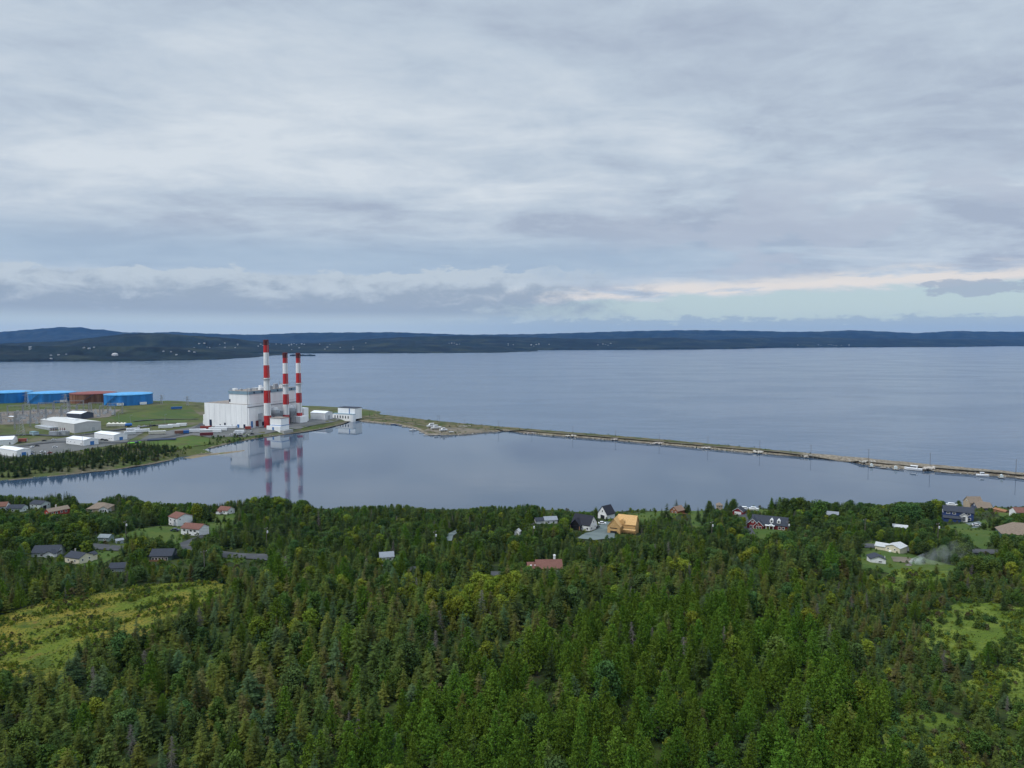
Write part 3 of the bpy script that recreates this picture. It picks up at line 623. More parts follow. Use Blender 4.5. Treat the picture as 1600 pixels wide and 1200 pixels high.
b = MB()
for x in (1.5, 4.0, 6.5, 9): b.box((x, -5.2, 1.5), (.16, .16, 3.2))
b.box((5.2, -5.2, 3.2), (8.2, 2.2, .18)); b.build('porch_frame', OSB, h)
h = house('grey-roofed pale house half hidden by trees left of the farmhouse-style house', 853, 829, 12, (834, 806, 872, 818), foot=9); wing(h, 2, 0, 10, 8, 3.2, 2.0, WHITE, R_GREY, 0, row('f', (-2, 2), 1.7, 1.2, 1.1)); wing(h, -6, 0, 8, 6, 2.8, 1.8, WHITE, R_DARK, 0, ())
h = house('little white shed with pointed roof among deciduous trees near the pole', 808, 840, -20, (803, 825, 815, 836), name='shed', cat='shed', foot=4); wing(h, 0, 0, 3.6, 3.4, 2.6, 1.4, WHITE, R_PALE, R(90), row('l', (0,), 1.5, .7, .8))
# --- right
h = house('brown log cabin with weathered steep roof beside a red deck', 1061, 815, -20, (1046, 789, 1078, 811), foot=8); wing(h, 0, 0, 10, 8.6, 3.0, 3.4, LOG, R_LOG, R(72), row('l', (-2, 1.8), 1.6, 1.1, 1.1) + row('l', (0,), 4.2, 1, .9)); b = MB(); b.box((8.2, -3, .6), (7.5, 5, .3)); b.box((8.2, -5.5, 1.1), (7.5, .1, .9)); b.build('deck', mat('red_deck', (.24, .06, .04), .8), h)
h = house('small tan-roofed turret house poking out of the dark spruces', 1124, 803, 8, (1118, 785, 1130, 797), foot=5, name='garden_house'); wing(h, 0, 0, 4.4, 4.4, 4.4, 1.6, TANW, R_TAN, 0, row('f', (0,), 3.2, 1.1, 1.0), hip=2.4)
h = house('small dark red garage with white overhead door beside the spruces', 1155, 813, -14, (1144, 790, 1166, 807), name='garage', cat='garage', foot=6); wing(h, 0, 0, 8, 7.4, 2.9, 2.5, REDW, R_DARK, R(90), trims=True, wins=(), doors=[('l', 0, 1.35, 4.6, 2.3, 'garage_door', GARAGE)])
h = house('long dark red house with slate roof, white-trimmed gables and two dormers', 1200, 834, -6, (1166, 803, 1233, 826), foot=13)
wing(h, 2, 0, 19, 9, 3.3, 3.7, REDW, R_DARK, 0, row('f', (7.6, 5.6), 1.7, 1.2, 1.2)); wing(h, -6.5, -4, 7, 6.2, 3.2, 2.9, REDW, R_DARK, R(90), trims=True, wins=row('l', (-1, .9), 1.6, 1.0, 1.5) + row('l', (0,), 4.4, .8, .8)); wing(h, -3.2, -5.2, 5, 4.6, 2.9, 2.2, REDW, R_DARK, R(90), trims=True, wins=row('l', (-.8, .8), 1.6, .9, 1.4))
for x in (3.2, 7.0):
    b = MB(); b.prism([(x - .9, 4.2), (x + .9, 4.2), (x + .9, 5.6), (x, 6.5), (x - .9, 5.6)], -3.9, -1.0, 'y'); d = b.build('dormer', TRIM, h); b = MB(); b.box((x, -3.93, 5.1), (1.0, .05, 1.0)); b.build('pane', GLASS, d)
b = MB()
for x in (.6, 2.4, 4.4): b.box((x, -6.3, 1.4), (.25, .25, 2.9))
b.box((2.5, -5.6, 2.95), (5.2, 1.9, .22)); b.box((2.5, -5.6, .1), (5.2, 1.9, .2)); b.prism([(1.9, 3.0), (4.4, 3.0), (3.15, 4.1)], -6.6, -4.7, 'y'); b.build('porch', TRIM, h)
h = house('cream two-part house with pale grey low roof behind the white shed', 1392, 873, -10, (1366, 846, 1419, 870), foot=10); wing(h, -2.4, .5, 10, 7.5, 2.8, 1.4, CREAM, R_PALE, 0, row('f', (1.2,), 1.6, .8, .6)); wing(h, 3.6, -.6, 9.5, 8.2, 4.0, 1.5, CREAM, R_PALE, R(76), row('l', (-1.2, 2.6), 2.8, .9, .7)); b = MB(); b.box((1.2, -5.6, .9), (1.2, 1.4, 1.8)); b.build('steps', TRIM, h)
h = house('white shed with dark charcoal roof and one black window by the forest edge', 1369, 890, 16, (1353, 863, 1386, 886), name='shed', cat='shed', foot=6); wing(h, 0, 0, 6.6, 7.6, 2.9, 1.5, WHITE, R_DARK, R(90), row('l', (-1, ), 1.5, 1.5, .7)); b = MB(); b.tube((3.9, -1, .5), (3.9, -1, 4.2), .12, n=6); b.build('flue_pipe', TRIM, h)
h = house('navy blue two-storey house with white-trimmed entrance gable and dark roof', 1497, 833, 6, (1471, 789, 1523, 826), foot=11); wing(h, 0, 0, 14.5, 9, 5.8, 2.2, NAVY, R_DARK, 0, row('f', (-5, -2.2, 4.9), 4.8, 1.4, .8) + row('f', (-3.6, 5.2), 2.2, 1.3, 1.0) + row('l', (-1, 2), 4.6, 1, 1.1)); wing(h, 2.4, -5, 3.2, 3.6, 4.3, 1.4, TRIM, R_DARK, R(90), trims=True, wins=(), doors=[('l', 0, 2.5, 1.5, 2.6)]); wing(h, -3.2, -6, 8.5, 3.4, 2.6, .9, NAVY, R_DARK, 0, (), trims=False)
h = house('large house with steep tan roofs and two dark gables beside the navy house', 1540, 822, -28, (1504, 776, 1552, 806), foot=13); wing(h, -5, 2, 11, 9, 5, 4.4, TANW, R_TAN, R(62), row('l', (0,), 6.0, 1, 1.0)); wing(h, 4.4, -2.5, 12, 9, 3.2, 3.6, mat('slate_blue_siding', (.075, .09, .14), .7), R_TAN, R(58), row('l', (0,), 4.6, 1.1, 1.0)); wing(h, 0, 3, 15, 8, 3.2, 3.2, TANW, R_TAN, 0, ())
h = house('low orange-brown shed roof stepping down the slope behind the teal house', 1566, 816, -38, (1551, 792, 1578, 808), name='shed', cat='shed', foot=7); wing(h, 0, 0, 12, 5, 2.4, 1.2, WOOD, mat('orange_brown_roof', (.25, .12, .06), .8), 0, ())
h = house('white house with rust red roof at the right border near the water', 1598, 808, 28, (1583, 789, 1600, 802)); wing(h, 0, 0, 11, 8, 3.6, 2.1, WHITE, R_RED, 0, row('f', (-3, 0), 2, 1.2, 1.1))
h = house('dark teal house with broad tan hip roof at the right border', 1594, 842, 14, (1564, 804, 1600, 834), foot=12); wing(h, 0, 0, 18, 12, 3.4, 4.4, TEAL, R_TAN, 0, row('f', (-5.4, -4.3, -3.2), 1.8, .9, 1.7) + row('f', (2,), 1.7, 1.4, 1.3), hip=6, doors=[('f', -.6, 1.2, 1.2, 2.2, 'door', paint('red_door', (.25, .04, .03)))])
h = house('white low roof glimpsed behind the round bright green trees', 1406, 831, 0, (1394, 818, 1419, 824), foot=6); wing(h, 0, 0, 8, 6, 2.8, 1.2, WHITE, R_PALE, 0, row('f', (-2, 1), 1.6, 1, 1))
h = house('small white cottage mostly hidden by trees right of the long red house', 1300, 812, 0, (1290, 798, 1311, 804), foot=6); wing(h, 0, 0, 8, 6, 3.0, 1.8, WHITE, R_GREY, 0, row('f', (-2, 1), 1.7, 1, 1))

# clear views the photo has onto the road, drives and yards
for x0, y0, x1, y1, yy in ((350, 865, 412, 884, 318), (902, 816, 962, 848, 345), (236, 826, 284, 836, 380), (286, 840, 300, 858, 345), (1518, 856, 1552, 867, 322), (1150, 806, 1172, 834, 355), (1172, 824, 1236, 830, 350), (312, 800, 372, 812, 395), (1342, 850, 1366, 886, 300), (1386, 872, 1450, 890, 285), (1528, 812, 1560, 826, 350), (700, 827, 722, 846, 350), (768, 891, 784, 898, 284), (150, 852, 182, 868, 325), (985, 800, 1030, 806, 440), (1076, 796, 1094, 822, 400)): KEEP.append((x0, y0, x1, y1, yy))

def settle():
    """true up the size and the plot of each house"""
    for t, px, py, rel, box, H, fi, foot in HOUSES:
        if box[0] <= 0 or box[2] >= 1600: continue
        s = 1.0
        for it in range(4):
            M = Matrix.Translation(t.location) @ Matrix.Rotation(t.rotation_euler[2], 4, 'Z') @ Matrix.Scale(s, 4)
            q = np.array([project(M @ v.co)[:2] for c in t.children for v in c.data.vertices if not (c.name.startswith('wall') and v.co.z < 0)])
            x0, x1, y0 = q[:, 0].min(), q[:, 0].max(), q[:, 1].min()
            s *= min(1.25, max(.7, (box[2] - box[0]) / (x1 - x0))); s = min(1.05, max(.66, s))
            px += (box[0] + box[2] - x0 - x1) / 2; py += (box[1] - y0) * .8
            p = G(px, py, H); t.location = [float(k) for k in p]; t.rotation_euler[2] = face_cam(p, rel)
        t.scale = (s, s, s); FOOT[fi] = (p[0], p[1], foot * s); KEEP[fi] = (*box, float(p[1]) - 2)
settle()
# --- vehicles near the houses
def car_parts():
    body = MB(); body.prism([(-2.2, .35), (2.2, .35), (2.25, .75), (1.9, .95), (-2.0, 1.0), (-2.25, .8)], -.88, .88, 'y')
    top = MB(); top.prism([(-1.7, .98), (1.25, .96), (.6, 1.5), (-1.2, 1.52)], -.78, .78, 'y')
    rf = MB(); rf.prism([(-1.22, 1.5), (.62, 1.48), (.5, 1.58), (-1.1, 1.6)], -.74, .74, 'y')
    wh = MB()
    wh.ring([(.34, -.12), (.34, .12)], 12); wm = wh.mesh('wheel', mat('tyre', (.02, .02, .02), .9))
    wm.transform(Matrix.Rotation(R(90), 4, 'X')); return body, top, rf, wm
CARB = car_parts()
def car_kind(c, label, cat='car', name='parked_car', loc=(0, 0, -50), rz=0, group='parked cars at the plant'):
    t = thing(name, label, cat, loc, rz, group); m = mat(f'car_paint_{len(MATS)}', c, .3, .03, 1, .5)
    CARB[0].build('body', m, t); CARB[1].build('window_band', GLASS, t); CARB[2].build('roof', m, t)
    for sx in (-1.35, 1.35):
        for sy in (-.82, .82): o = part('wheel', CARB[3], t); o.location = (sx, sy, .34)
    return t
def put_car(c, label, px, py, rel, H=Hn, group='cars by the houses'):
    p = G(px, py, H); KEEP.append((px - 8, py - 6, px + 8, py + 1, p[1] - 2)); return car_kind(c, label, loc=p + np.array([0, 0, .32]), rz=face_cam(p, rel), group=group)
put_car((.75, .76, .78), 'white car parked before the black door of the white garage', 941, 820, 4)
put_car((.03, .03, .035), 'black car parked beside the white farmhouse-style house', 933, 826, 70)
put_car((.04, .05, .09), 'dark blue car on the dark driveway by the tall white house', 274, 831, -20)
put_car((.6, .6, .62), 'silver car by the gravel turn near the navy house', 1526, 823, 10)
# ------------------------------------------------------------------ power station
PLW = mat('plant_cladding', (.82, .83, .83), .55, .06, .15, .3, streak=(1, 1, .15)); PLR = mat('plant_roofing', (.22, .19, .165), .9, .2, .3); PLB = mat('blue_grey_band', (.20, .30, .37), .6, .1, .4)
BLUED = paint('blue_door', (.05, .17, .42)); DKB = paint('dark_blue_door', (.012, .022, .05)); STEEL = mat('galvanised_steel', (.30, .31, .32), .5, .1, 1, .4, .3); DUCT = mat('duct_grey', (.36, .38, .40), .6, .12, .4)
SRED = mat('stack_red', (.44, .026, .024), .65, .22, .5, .25, streak=(1, 1, .2)); SWHT = mat('stack_white', (.74, .74, .73), .65, .13, .5, .25, streak=(1, 1, .2)); SOOT = mat('stack_soot', (.10, .022, .02), .8, .3, .5)
PYAW = math.atan2(-.40, .916)
def zh(x, y): return float(Hh(x, y)[0])
base = (-326, 872, 4.4)
ps = thing('power_station', 'huge white power station hall with taller boiler house behind the chimneys', 'power station', base, PYAW)
def bx(name, x0, x1, y0, y1, z0, z1, m, par):
    b = MB(); b.box(((x0 + x1) / 2, (y0 + y1) / 2, (z0 + z1) / 2), (x1 - x0, y1 - y0, z1 - z0)); return b.build(name, m, par)
hall = bx('turbine_hall', -72, -1, 0, 88, -4, 29, PLW, ps); bx('roof', -71.6, -1.4, .4, 87.6, 29, 29.25, PLR, hall)
bx('annex', -81, -72, 6, 66, -4, 13, PLW, ps); bx('annex', -86, -81, 10, 30, -4, 4.5, PLW, ps)
bx('side_bay', -1, 1.2, .6, 90, -4, 25.5, PLW, ps); bx('ledge', -1, 1.7, .2, 90.4, 25.5, 26.1, paint('dark_flashing', (.14, .15, .16)), ps)
bo = bx('boiler_house', -34, -1.4, 4, 88, 29.25, 41.5, PLW, ps); bx('parapet_band', -34.7, -.8, 3.4, 88.6, 41.5, 45.2, PLB, bo); bx('roof', -34.5, -1, 3.6, 88.4, 45.2, 45.45, PLR, bo)
for i, (x, y, w, d_, hh) in enumerate([(-30, 10, 4, 5, 2.6), (-22, 12, 3, 3, 2), (-10, 14, 5, 4, 3), (-6, 30, 4, 7, 3.4), (-6, 44, 4, 7, 4.6), (-6, 56, 3, 6, 6.5), (-6, 68, 4, 6, 4.5), (-18, 40, 8, 20, 2.2), (-20, 66, 8, 14, 2.8), (-28, 52, 3, 3, 4.0), (-14, 80, 5, 5, 5.5)]):
    bx('roof_vent', x - w / 2, x + w / 2, y - d_ / 2, y + d_ / 2, 45.4, 45.4 + hh, DUCT if i % 3 else PLW, ps)
for x, y, z0, z1 in ((-3, 3.0, 26, 47), (-33, 6, 45, 49), (-12, 70, 45, 55), (-2, 60, 45, 54), (-2, 40, 45, 53), (-52, 40, 29, 33)):
    b = MB(); b.tube((x, y, z0), (x, y, z1), .35, .25, 6); b.build('roof_pipe', STEEL, ps)
for y in (12, 26, 40, 54, 68, 80):
    b = MB(); b.box((-.75, y, 43.3), (.3, 2.2, 2.2)); b.build('louvre', DKB, ps)
for x0, w, h_, m in ((-62, 4, 8, DKB), (-38, 2.6, 5, DKB), (-26, 2.4, 3.0, DKB), (-16, 3.2, 4, BLUED), (-46, 1.6, 3, DKB), (-6, 3.0, 4.5, DKB)):
    b = MB(); b.box((x0, -.06, h_ / 2), (w, .3, h_)); b.build('door', m, ps)
for y, z, w, h_, m in ((5, 4.2, 3.2, 8, BLUED), (14, 4, 5, 8, paint('rust_red_door', (.18, .05, .04))), (24, 3, 3, 5, DKB), (60, 4, 6, 7, DKB)):
    b = MB(); b.box((1.25, y, z), (.3, w, h_)); b.build('door', m, ps)
b = MB(); b.box((-33, 3.9, 33), (2.2, .3, 3.4)); b.build('roof_door', DKB, ps)
for k in range(7):
    b = MB(); b.box((-64 + 9 * k, -.05, 17), (.18, .12, 24)); b.build('cladding_joint', paint('joint_grey', (.56, .57, .59)), ps)
for y0 in (19, 52.6, 79.5):
    b = MB(); b.prism([(y0 - 3.2, 9), (y0 + 3.2, 9), (y0 + 2.6, 17), (y0 - 2.6, 17)], 1.2, 10.5, 'x'); b.build('duct', DUCT, ps)
for y0 in (37, 66):
    b = MB(); b.ring([(1.2, 0), (2.2, 3), (6, 10), (6, 14), (4.2, 16.5), (1.5, 17)], 16, 0, (9.5, y0, 6)); b.build('dust_hopper', DUCT, ps)
    b = MB()
    for sx in (-4, 4):
        for sy in (-4, 4): b.tube((9.5 + sx, y0 + sy, -2), (9.5 + sx, y0 + sy, 15), .35, n=5)
    b.build('hopper_frame', STEEL, ps)
bx('lift_tower', 4, 13, 88, 97, -4, 17.5, PLW, ps); bx('rear_bay', 4, 20, 72, 86, -4, 8, PLW, ps)
# chimneys
def stack(label, x, y, H, r0, r1):
    z0 = zh(x, y) - .5; t = thing('chimney_stack', label, 'chimney', (x, y, z0), 0, 'banded power station chimneys'); n = 7
    prof = []; mats_ = []
    for k in range(n):
        za, zb = H * k / n, H * (k + 1) / n
        prof += [(r0 + (r1 - r0) * za / H, za), (r0 + (r1 - r0) * zb / H, zb)]; mats_ += [0 if k % 2 == 0 else 1, 0]
    prof += [(r1 * .86, H), (r1 * .84, H - 3)]; mats_ += [2]
    b = MB(); b.ring(prof, 32, 0, mats=mats_[:len(prof) - 1] + [2]); b.build('shaft', [SRED, SWHT, SOOT], t)
    b = MB(); b.ring([(r1 + .25, H - 6.5), (r1 + .3, H - .2), (r1 * .9, H + .25)], 32); b.build('cap', SOOT, t)
    zp = H * .56; rp = r0 + (r1 - r0) * .56
    b = MB(); b.ring([(rp + .1, zp - .2), (rp + 1.9, zp - .2), (rp + 1.9, zp), (rp + .1, zp)], 32); pf = b.build('platform', STEEL, t)
    b = MB()
    for k in range(16):
        a = k * math.pi / 8; b.tube(((rp + 1.8) * math.cos(a), (rp + 1.8) * math.sin(a), zp), ((rp + 1.8) * math.cos(a), (rp + 1.8) * math.sin(a), zp + 1.2), .09, n=4)
    b.ring([(rp + 1.85, zp + 1.1), (rp + 1.95, zp + 1.25)], 32, cap=False); b.build('railing', STEEL, pf)
    b = MB(); a = math.atan2(-y, -x) + .5
    for s in (-.35, .35): b.tube(((r0 + .35) * math.cos(a) + s, (r0 + .35) * math.sin(a), 2), ((r1 + .35) * math.cos(a) + s, (r1 + .35) * math.sin(a), H - 2), .12, n=4)
    b.build('ladder', STEEL, t)
stack('tallest red and white banded chimney, nearest of the three', -306, 884, 110, 4.55, 2.9)
stack('shorter red and white chimney standing in the middle of the three', -292.5, 915, 93.5, 4.1, 2.9)
stack('shorter red and white chimney farthest back, right of the middle one', -283.5, 941, 92.5, 4.1, 2.8)
pm = thing('pump_house', 'white flat-roofed pump house with blue line on the pond bank before the chimneys', 'building', (-279, 853, 4.2), PYAW)
bx('wall', -17, 0, 0, 14, -6, 14.2, PLW, pm); bx('roof', -17.4, .4, -.4, 14.4, 14.2, 14.8, PLR, pm); bx('blue_stripe', -17.1, .1, -.1, 14.1, 5.3, 6.0, BLUED, pm); bx('lower_wing', -21, -.2, -2, 0, -6, 4.8, PLW, pm); bx('door', -12, -9.6, -2.1, -1.9, 0, 3.6, BLUED, pm)
bx('intake_wall', .3, 6, -2, 14, -8, 0, CONC, pm)
wh = thing('works_shed', 'pale grey low-gabled shed right of the last chimney', 'shed', (-266, 972, 3.6), R(-24)); wing(wh, 0, 6, 25, 16, 9.5, 2.2, mat('pale_grey_cladding', (.60, .62, .64), .6, .06, .3), mat('white_metal_roof', (.66, .68, .70), .5, .05, .3), 0, (), doors=[('r', 0, 3, 5, 6, 'door', DUCT)], trims=False)
ch = thing('gatehouse', 'white two-storey flat-roofed building with blue stripe at the root of the spit', 'building', (-232, 985, 3.2), R(-26))
bx('upper_storey', -16, 14, 3, 18, 0, 15, PLW, ch); bx('roof', -16.4, 14.4, 2.6, 18.4, 15, 15.5, R_DARK, ch); bx('lower_storey', -21, 15, -3, 3, -4, 7, PLW, ch); bx('blue_stripe', -21.1, 15.1, -3.1, 3, 6.6, 7.3, PLB, ch); bx('downpipe', 3.8, 4.8, 2.6, 3, 7.3, 14.5, BLUED, ch)
for k in range(6): bx('window', -17 + 4.6 * k, -15.4 + 4.6 * k, -3.15, -2.95, 1, 4.6, GLASS, ch)

# storage tanks
TBLUE = mat('tank_blue', (.018, .17, .46), .5, .28, .12, .4, streak=(1, 1, .12)); TTOP = mat('tank_roof_sky_sheen', (.06, .30, .58), .5, .16, .2, .4); RUST = mat('tank_rust', (.17, .075, .04), .85, .3, .25, .1, col2=(.26, .14, .085), streak=(1, 1, .1)); RTOP = mat('tank_roof_rust', (.20, .06, .05), .8, .15, .2)  # blue roofs get a lighter colour that paints in the sky's reflection
def tank(label, px, Y, rad, hgt, ms, ang):
    p = at(px, Y, Hh); t = thing('storage_tank', label, 'storage tank', p, 0, 'oil storage tanks'); b = MB()
    b.ring([(rad, -3), (rad, hgt)], 64); b.build('shell', ms[0], t)
    b = MB(); b.ring([(rad + .45, hgt - .4), (rad + .45, hgt + .4), (rad * .99, hgt + .5), (rad * .5, hgt + 1.8), (.5, hgt + 2.4)], 64); b.build('roof', ms[1], t)
    b = MB()
    for k in range(24):
        a0, a1 = ang + k * .028, ang + (k + 1) * .028
        for rr in (rad + .6, rad + 1.6): b.tube((rr * math.cos(a0), rr * math.sin(a0), hgt * k / 24), (rr * math.cos(a1), rr * math.sin(a1), hgt * (k + 1) / 24), .22, n=4)
        b.box(((rad + 1.1) * math.cos(a0), (rad + 1.1) * math.sin(a0), hgt * k / 24), (1.1, 1.1, .12), 0, a0)
    b.build('stair', mat('stair_dark_steel', (.05, .09, .14), .7), t)  # stair steel in an even dark blue-grey
    b = MB()
    for k in range(48):
        a = k * 2 * math.pi / 48; b.tube(((rad + .3) * math.cos(a), (rad + .3) * math.sin(a), hgt + .3), ((rad + .3) * math.cos(a), (rad + .3) * math.sin(a), hgt + 1.5), .09, n=4)
    b.ring([(rad + .25, hgt + 1.35), (rad + .35, hgt + 1.5)], 64, cap=False); b.build('railing', STEEL, t)
tank('blue oil tank cut by the left border of the photo', 11, 1128, 32.5, 15.5, (TBLUE, TTOP), -1.9)
tank('blue oil tank between the leftmost blue tank and the rusty tank', 79, 1126, 33, 15, (TBLUE, TTOP), -2.15)
tank('rusty brown oil tank with dark red roof', 144, 1124, 32.5, 14.5, (RUST, RTOP), -1.7)
tank('blue oil tank right of the rusty tank, closest to the power station', 199, 1092, 33.5, 15.5, (TBLUE, TTOP), -2.2)

# sheds and warehouses
WRF = mat('white_sheet_roof', (.70, .71, .73), .5, .04, .3); GCL = mat('grey_cladding', (.47, .47, .47), .6, .06, .25); GRF = mat('grey_sheet_roof', (.52, .52, .50), .6, .06, .2)
def shed(label, cx, cy, yaw, L, D, h_, r, wm, rm, name='warehouse', doors=(), wins=(), cat='warehouse', group='sheds of the plant'):
    """corner-based: the near right corner stands at (cx, cy)"""
    t = thing(name, label, cat, (cx, cy, zh(cx, cy) + .2), yaw, group); wing(t, -L / 2, D / 2, L, D, h_, r, wm, rm, 0, wins, doors=doors, ov=.3, trims=False); return t
def corner(px, py): p = G(px, py, Hh); return p[0], p[1]
x, y = corner(116.5, 677); w = shed('big grey warehouse with shallow roof beside the switchyard', x, y, R(-33.5), 84, 30, 10.5, 1.8, GCL, GRF, doors=[('f', 18, 2, 2.2, 4, 'door', DKB), ('r', 6, 2.5, 4, 5, 'door', DUCT)]); bx('lean_to', -78, -40, -9, 0, -2, 4.5, DUCT, w); bx('roof_unit', -50, -30, 13, 17, 11.5, 13.3, WRF, w); bx('roof_unit', -27, -23, 12, 16, 11.5, 13.3, WRF, w)
x, y = corner(131, 697); w = shed('white long shed with blue door in its right gable, below the grey warehouse', x, y, R(-31), 34, 15, 5.6, 1.5, WHITE, WRF, doors=[('r', 1, 2, 4.2, 4, 'overhead_door', BLUED), ('f', 12, 1.6, 1.4, 1.6, 'door', DKB)], wins=row('f', (-14, -8, -1), 2.6, 1.4, .8))
x, y = corner(178, 689.5); w = shed('white long shed with blue door standing just right of the lower white shed', x, y, R(-31), 38, 15, 6.2, 1.5, WHITE, WRF, doors=[('r', .5, 1.8, 4, 3.6, 'overhead_door', BLUED)], wins=row('f', (10, 14), 2.4, 1.4, .8))
x, y = corner(26.5, 714.5); w = shed('white shed with blue door cut by the left border at the tree line', x, y, R(-30), 36, 12, 5.8, 1.3, WHITE, WRF, doors=[('r', 0, 1.9, 4, 3.8, 'overhead_door', BLUED)])
x, y = corner(20, 695); w = shed('short white gabled shed near the red container at the left border', x, y, R(24), 13, 22, 5.2, 2.6, WHITE, WRF, doors=[('f', 4, 1.4, 1, 2.2, 'door', DKB)])
x, y = corner(127, 655.5); w = shed('dark slate shed behind the grey warehouse', x, y, R(-20), 26, 18, 7, 2.2, mat('slate_cladding', (.055, .065, .09), .6), WRF)
x, y = corner(52, 681); w = shed('small pale blue control hut by the grey warehouse lean-to', x, y, R(-33), 9, 6, 3.5, .4, mat('pale_blue_cladding', (.35, .45, .50), .6), mat('teal_roof', (.15, .25, .27), .6), name='control_hut', cat='hut')
x, y = corner(20, 656.5); w = shed('small beige hut in the switchyard near the left border', x, y, R(-20), 8, 6, 4, .5, TANW, WRF, name='control_hut', cat='hut')

# containers, trailers, tents and vehicles of the yards
def boxcar(name, label, cat, px, py, rel, L, W, Hh_, m, group, wheels=True, roofm=None):
    p = G(px, py, Hh); t = thing(name, label, cat, p + np.array([0, 0, .3]), face_cam(p, rel), group)
    b = MB(); b.box((0, 0, .7 + Hh_ / 2), (L, W, Hh_)); 
    for k in range(int(L / 1.2)): b.box((-L / 2 + .6 + k * 1.2, -W / 2, .7 + Hh_ / 2), (.25, .1, Hh_ * .94))
    b.build('body', m, t); b = MB(); b.box((0, 0, .75 + Hh_), (L + .1, W + .1, .14)); b.build('roof', roofm or m, t)
    b = MB()
    for s in (-L * .35, L * .35): b.box((s, 0, .2), (.5, W * .9, 1.1))
    b.build('footing', DKB, t); b = MB(); b.box((L / 2 + .03, 0, .7 + Hh_ * .48), (.06, W * .8, Hh_ * .85)); b.build('door', DUCT, t); return t
CRED = paint('container_red', (.27, .05, .035)); CBL = paint('container_blue', (.03, .12, .35)); CGR = paint('container_grey', (.50, .52, .52)); CMAR = paint('container_maroon', (.15, .03, .035)); CBRN = paint('container_brown', (.20, .10, .07))
for lb, px, py, rel, L, m in [('white site trailer, topmost of a stack before the station wall', 341, 673.5, -22, 22, WHITE), ('white site trailer closest to the station wall', 353, 670, -22, 26, WHITE), ('white site trailer at the front of the trailer rows', 333, 676.5, -20, 20, WHITE), ('white site trailer at the left end of the trailer rows', 309, 675.8, -6, 18, WHITE),
      ('pale grey trailer left of the red container', 323, 677, -6, 15, CGR), ('white office trailer by the bend of the plant road', 259, 669.5, -4, 16, WHITE), ('white office trailer right of the bend trailer', 272, 668, -14, 14, WHITE), ('white office trailer nearest the grass field', 284, 666.5, -18, 12, WHITE),
      ('long white trailer above the maroon yard', 208, 674.5, 6, 14, WHITE), ('long white trailer with flat roof behind the beige box trailer', 222, 676, 4, 16, WHITE), ('beige box trailer beside the blue pipe rack', 246, 679, -10, 18, mat('beige_box', (.50, .49, .40), .7)), ('pale grey trailer tucked behind the right long shed', 203, 680, 8, 12, CGR), ('white trailer beside the pump house', 374, 678, 0, 10, WHITE)]:
    boxcar('site_trailer', lb, 'trailer', px, py, rel, L, 3.4, 3.1, m, 'trailers in the plant yards', roofm=WRF)
for lb, px, py, rel, L, m in [('bright red container by the trailer rows', 322, 671, -16, 13, CRED), ('maroon container at the edge of the grass bank', 323, 681.5, -4, 14, CMAR), ('orange-brown container behind the beige box trailer', 281, 678.5, 0, 11, CBRN), ('blue container next to the orange-brown one', 291, 678, 0, 6, CBL), ('red-brown container under the station wall near the tall chimney', 388, 671.5, -20, 7, CRED), ('red container between white gabled shed and grass', 36, 691, -22, 8, paint('container_brick', (.30, .085, .06))), ('blue container alone on the far grass', 276, 640, 0, 15, CBL)]:
    boxcar('shipping_container', lb, 'container', px, py, rel, L, 3.0, 3.0, m, 'containers in the plant yards')
def tent(label, px, py):
    p = G(px, py, Hh); t = thing('storage_tent', label, 'tent', p + np.array([0, 0, .2]), face_cam(p, -8), 'cream storage tents'); b = MB(); b.box((0, 0, 1.4), (5, 5, 2.8)); b.build('wall', mat('tent_cloth', (.60, .58, .50), .8), t)
    b = MB(); b.add([(-2.7, -2.7, 2.8), (2.7, -2.7, 2.8), (2.7, 2.7, 2.8), (-2.7, 2.7, 2.8), (0, 0, 4.8)], [(0, 1, 4), (1, 2, 4), (2, 3, 4), (3, 0, 4), (3, 2, 1, 0)]); b.build('roof', mat('tent_cloth', (.60, .58, .50), .8), t)
for i, px in enumerate((170.5, 177, 183.5, 190, 195)): tent('cream pointed storage tent in a row of five by the grass field', px, 666)
p = G(201, 667, Hh); t = thing('fuel_drum', 'blue horizontal fuel drum on yellow cradles at the end of the tent row', 'tank', p, face_cam(p, 4)); b = MB(); b.ring([(.3, -4), (2, -3.6), (2, 3.6), (.3, 4)], 16); o = b.build('drum', CBL, t); o.rotation_euler = (0, R(90), 0); o.location = (0, 0, 2.6)
for s in (-2.4, 2.4): bx('cradle', s - .4, s + .4, -1.6, 1.6, -.5, 1.3, paint('cradle_yellow', (.55, .33, .02)), t)
CW, CB_, CS, CR_, CBLU, CG_ = (.75, .76, .77), (.02, .02, .025), (.42, .44, .46), (.30, .03, .03), (.03, .07, .22), (.16, .17, .18)
carw = {}
def lot(cname, c, label, spots, H=Hh, group='parked cars at the plant'):
    for i, (px, py, rel) in enumerate(spots):
        p = G(px, py, H) + np.array([0, 0, .32])
        if cname not in carw: carw[cname] = car_kind(c, label, loc=p, rz=face_cam(p, rel), group=group)
        else: dup(carw[cname], p, face_cam(p, rel), label)['group'] = group
lot('white', CW, 'white car parked in the yards of the plant', [(218, 667.5, 10), (226, 667, 10), (366, 677, 80), (372, 680, 20), (380, 678, 60), (386, 681, -20), (402, 668.5, 30), (84, 688, 0), (67, 707, 10), (72, 708.5, 15), (86, 700, 0), (50, 700, 60), (362, 680, 0)])
lot('black', CB_, 'black car parked in the yards of the plant', [(236, 666, 0), (241, 666, 0), (69, 690, 0), (58, 698, 0), (160, 688, 0), (166, 689, 10), (376, 682, 10), (394, 679, 0)])
lot('silver', CS, 'silver car parked in the yards of the plant', [(64, 712, 10), (70, 714, 10), (393, 675, 70), (383, 675.5, 70), (50, 708, 20)])
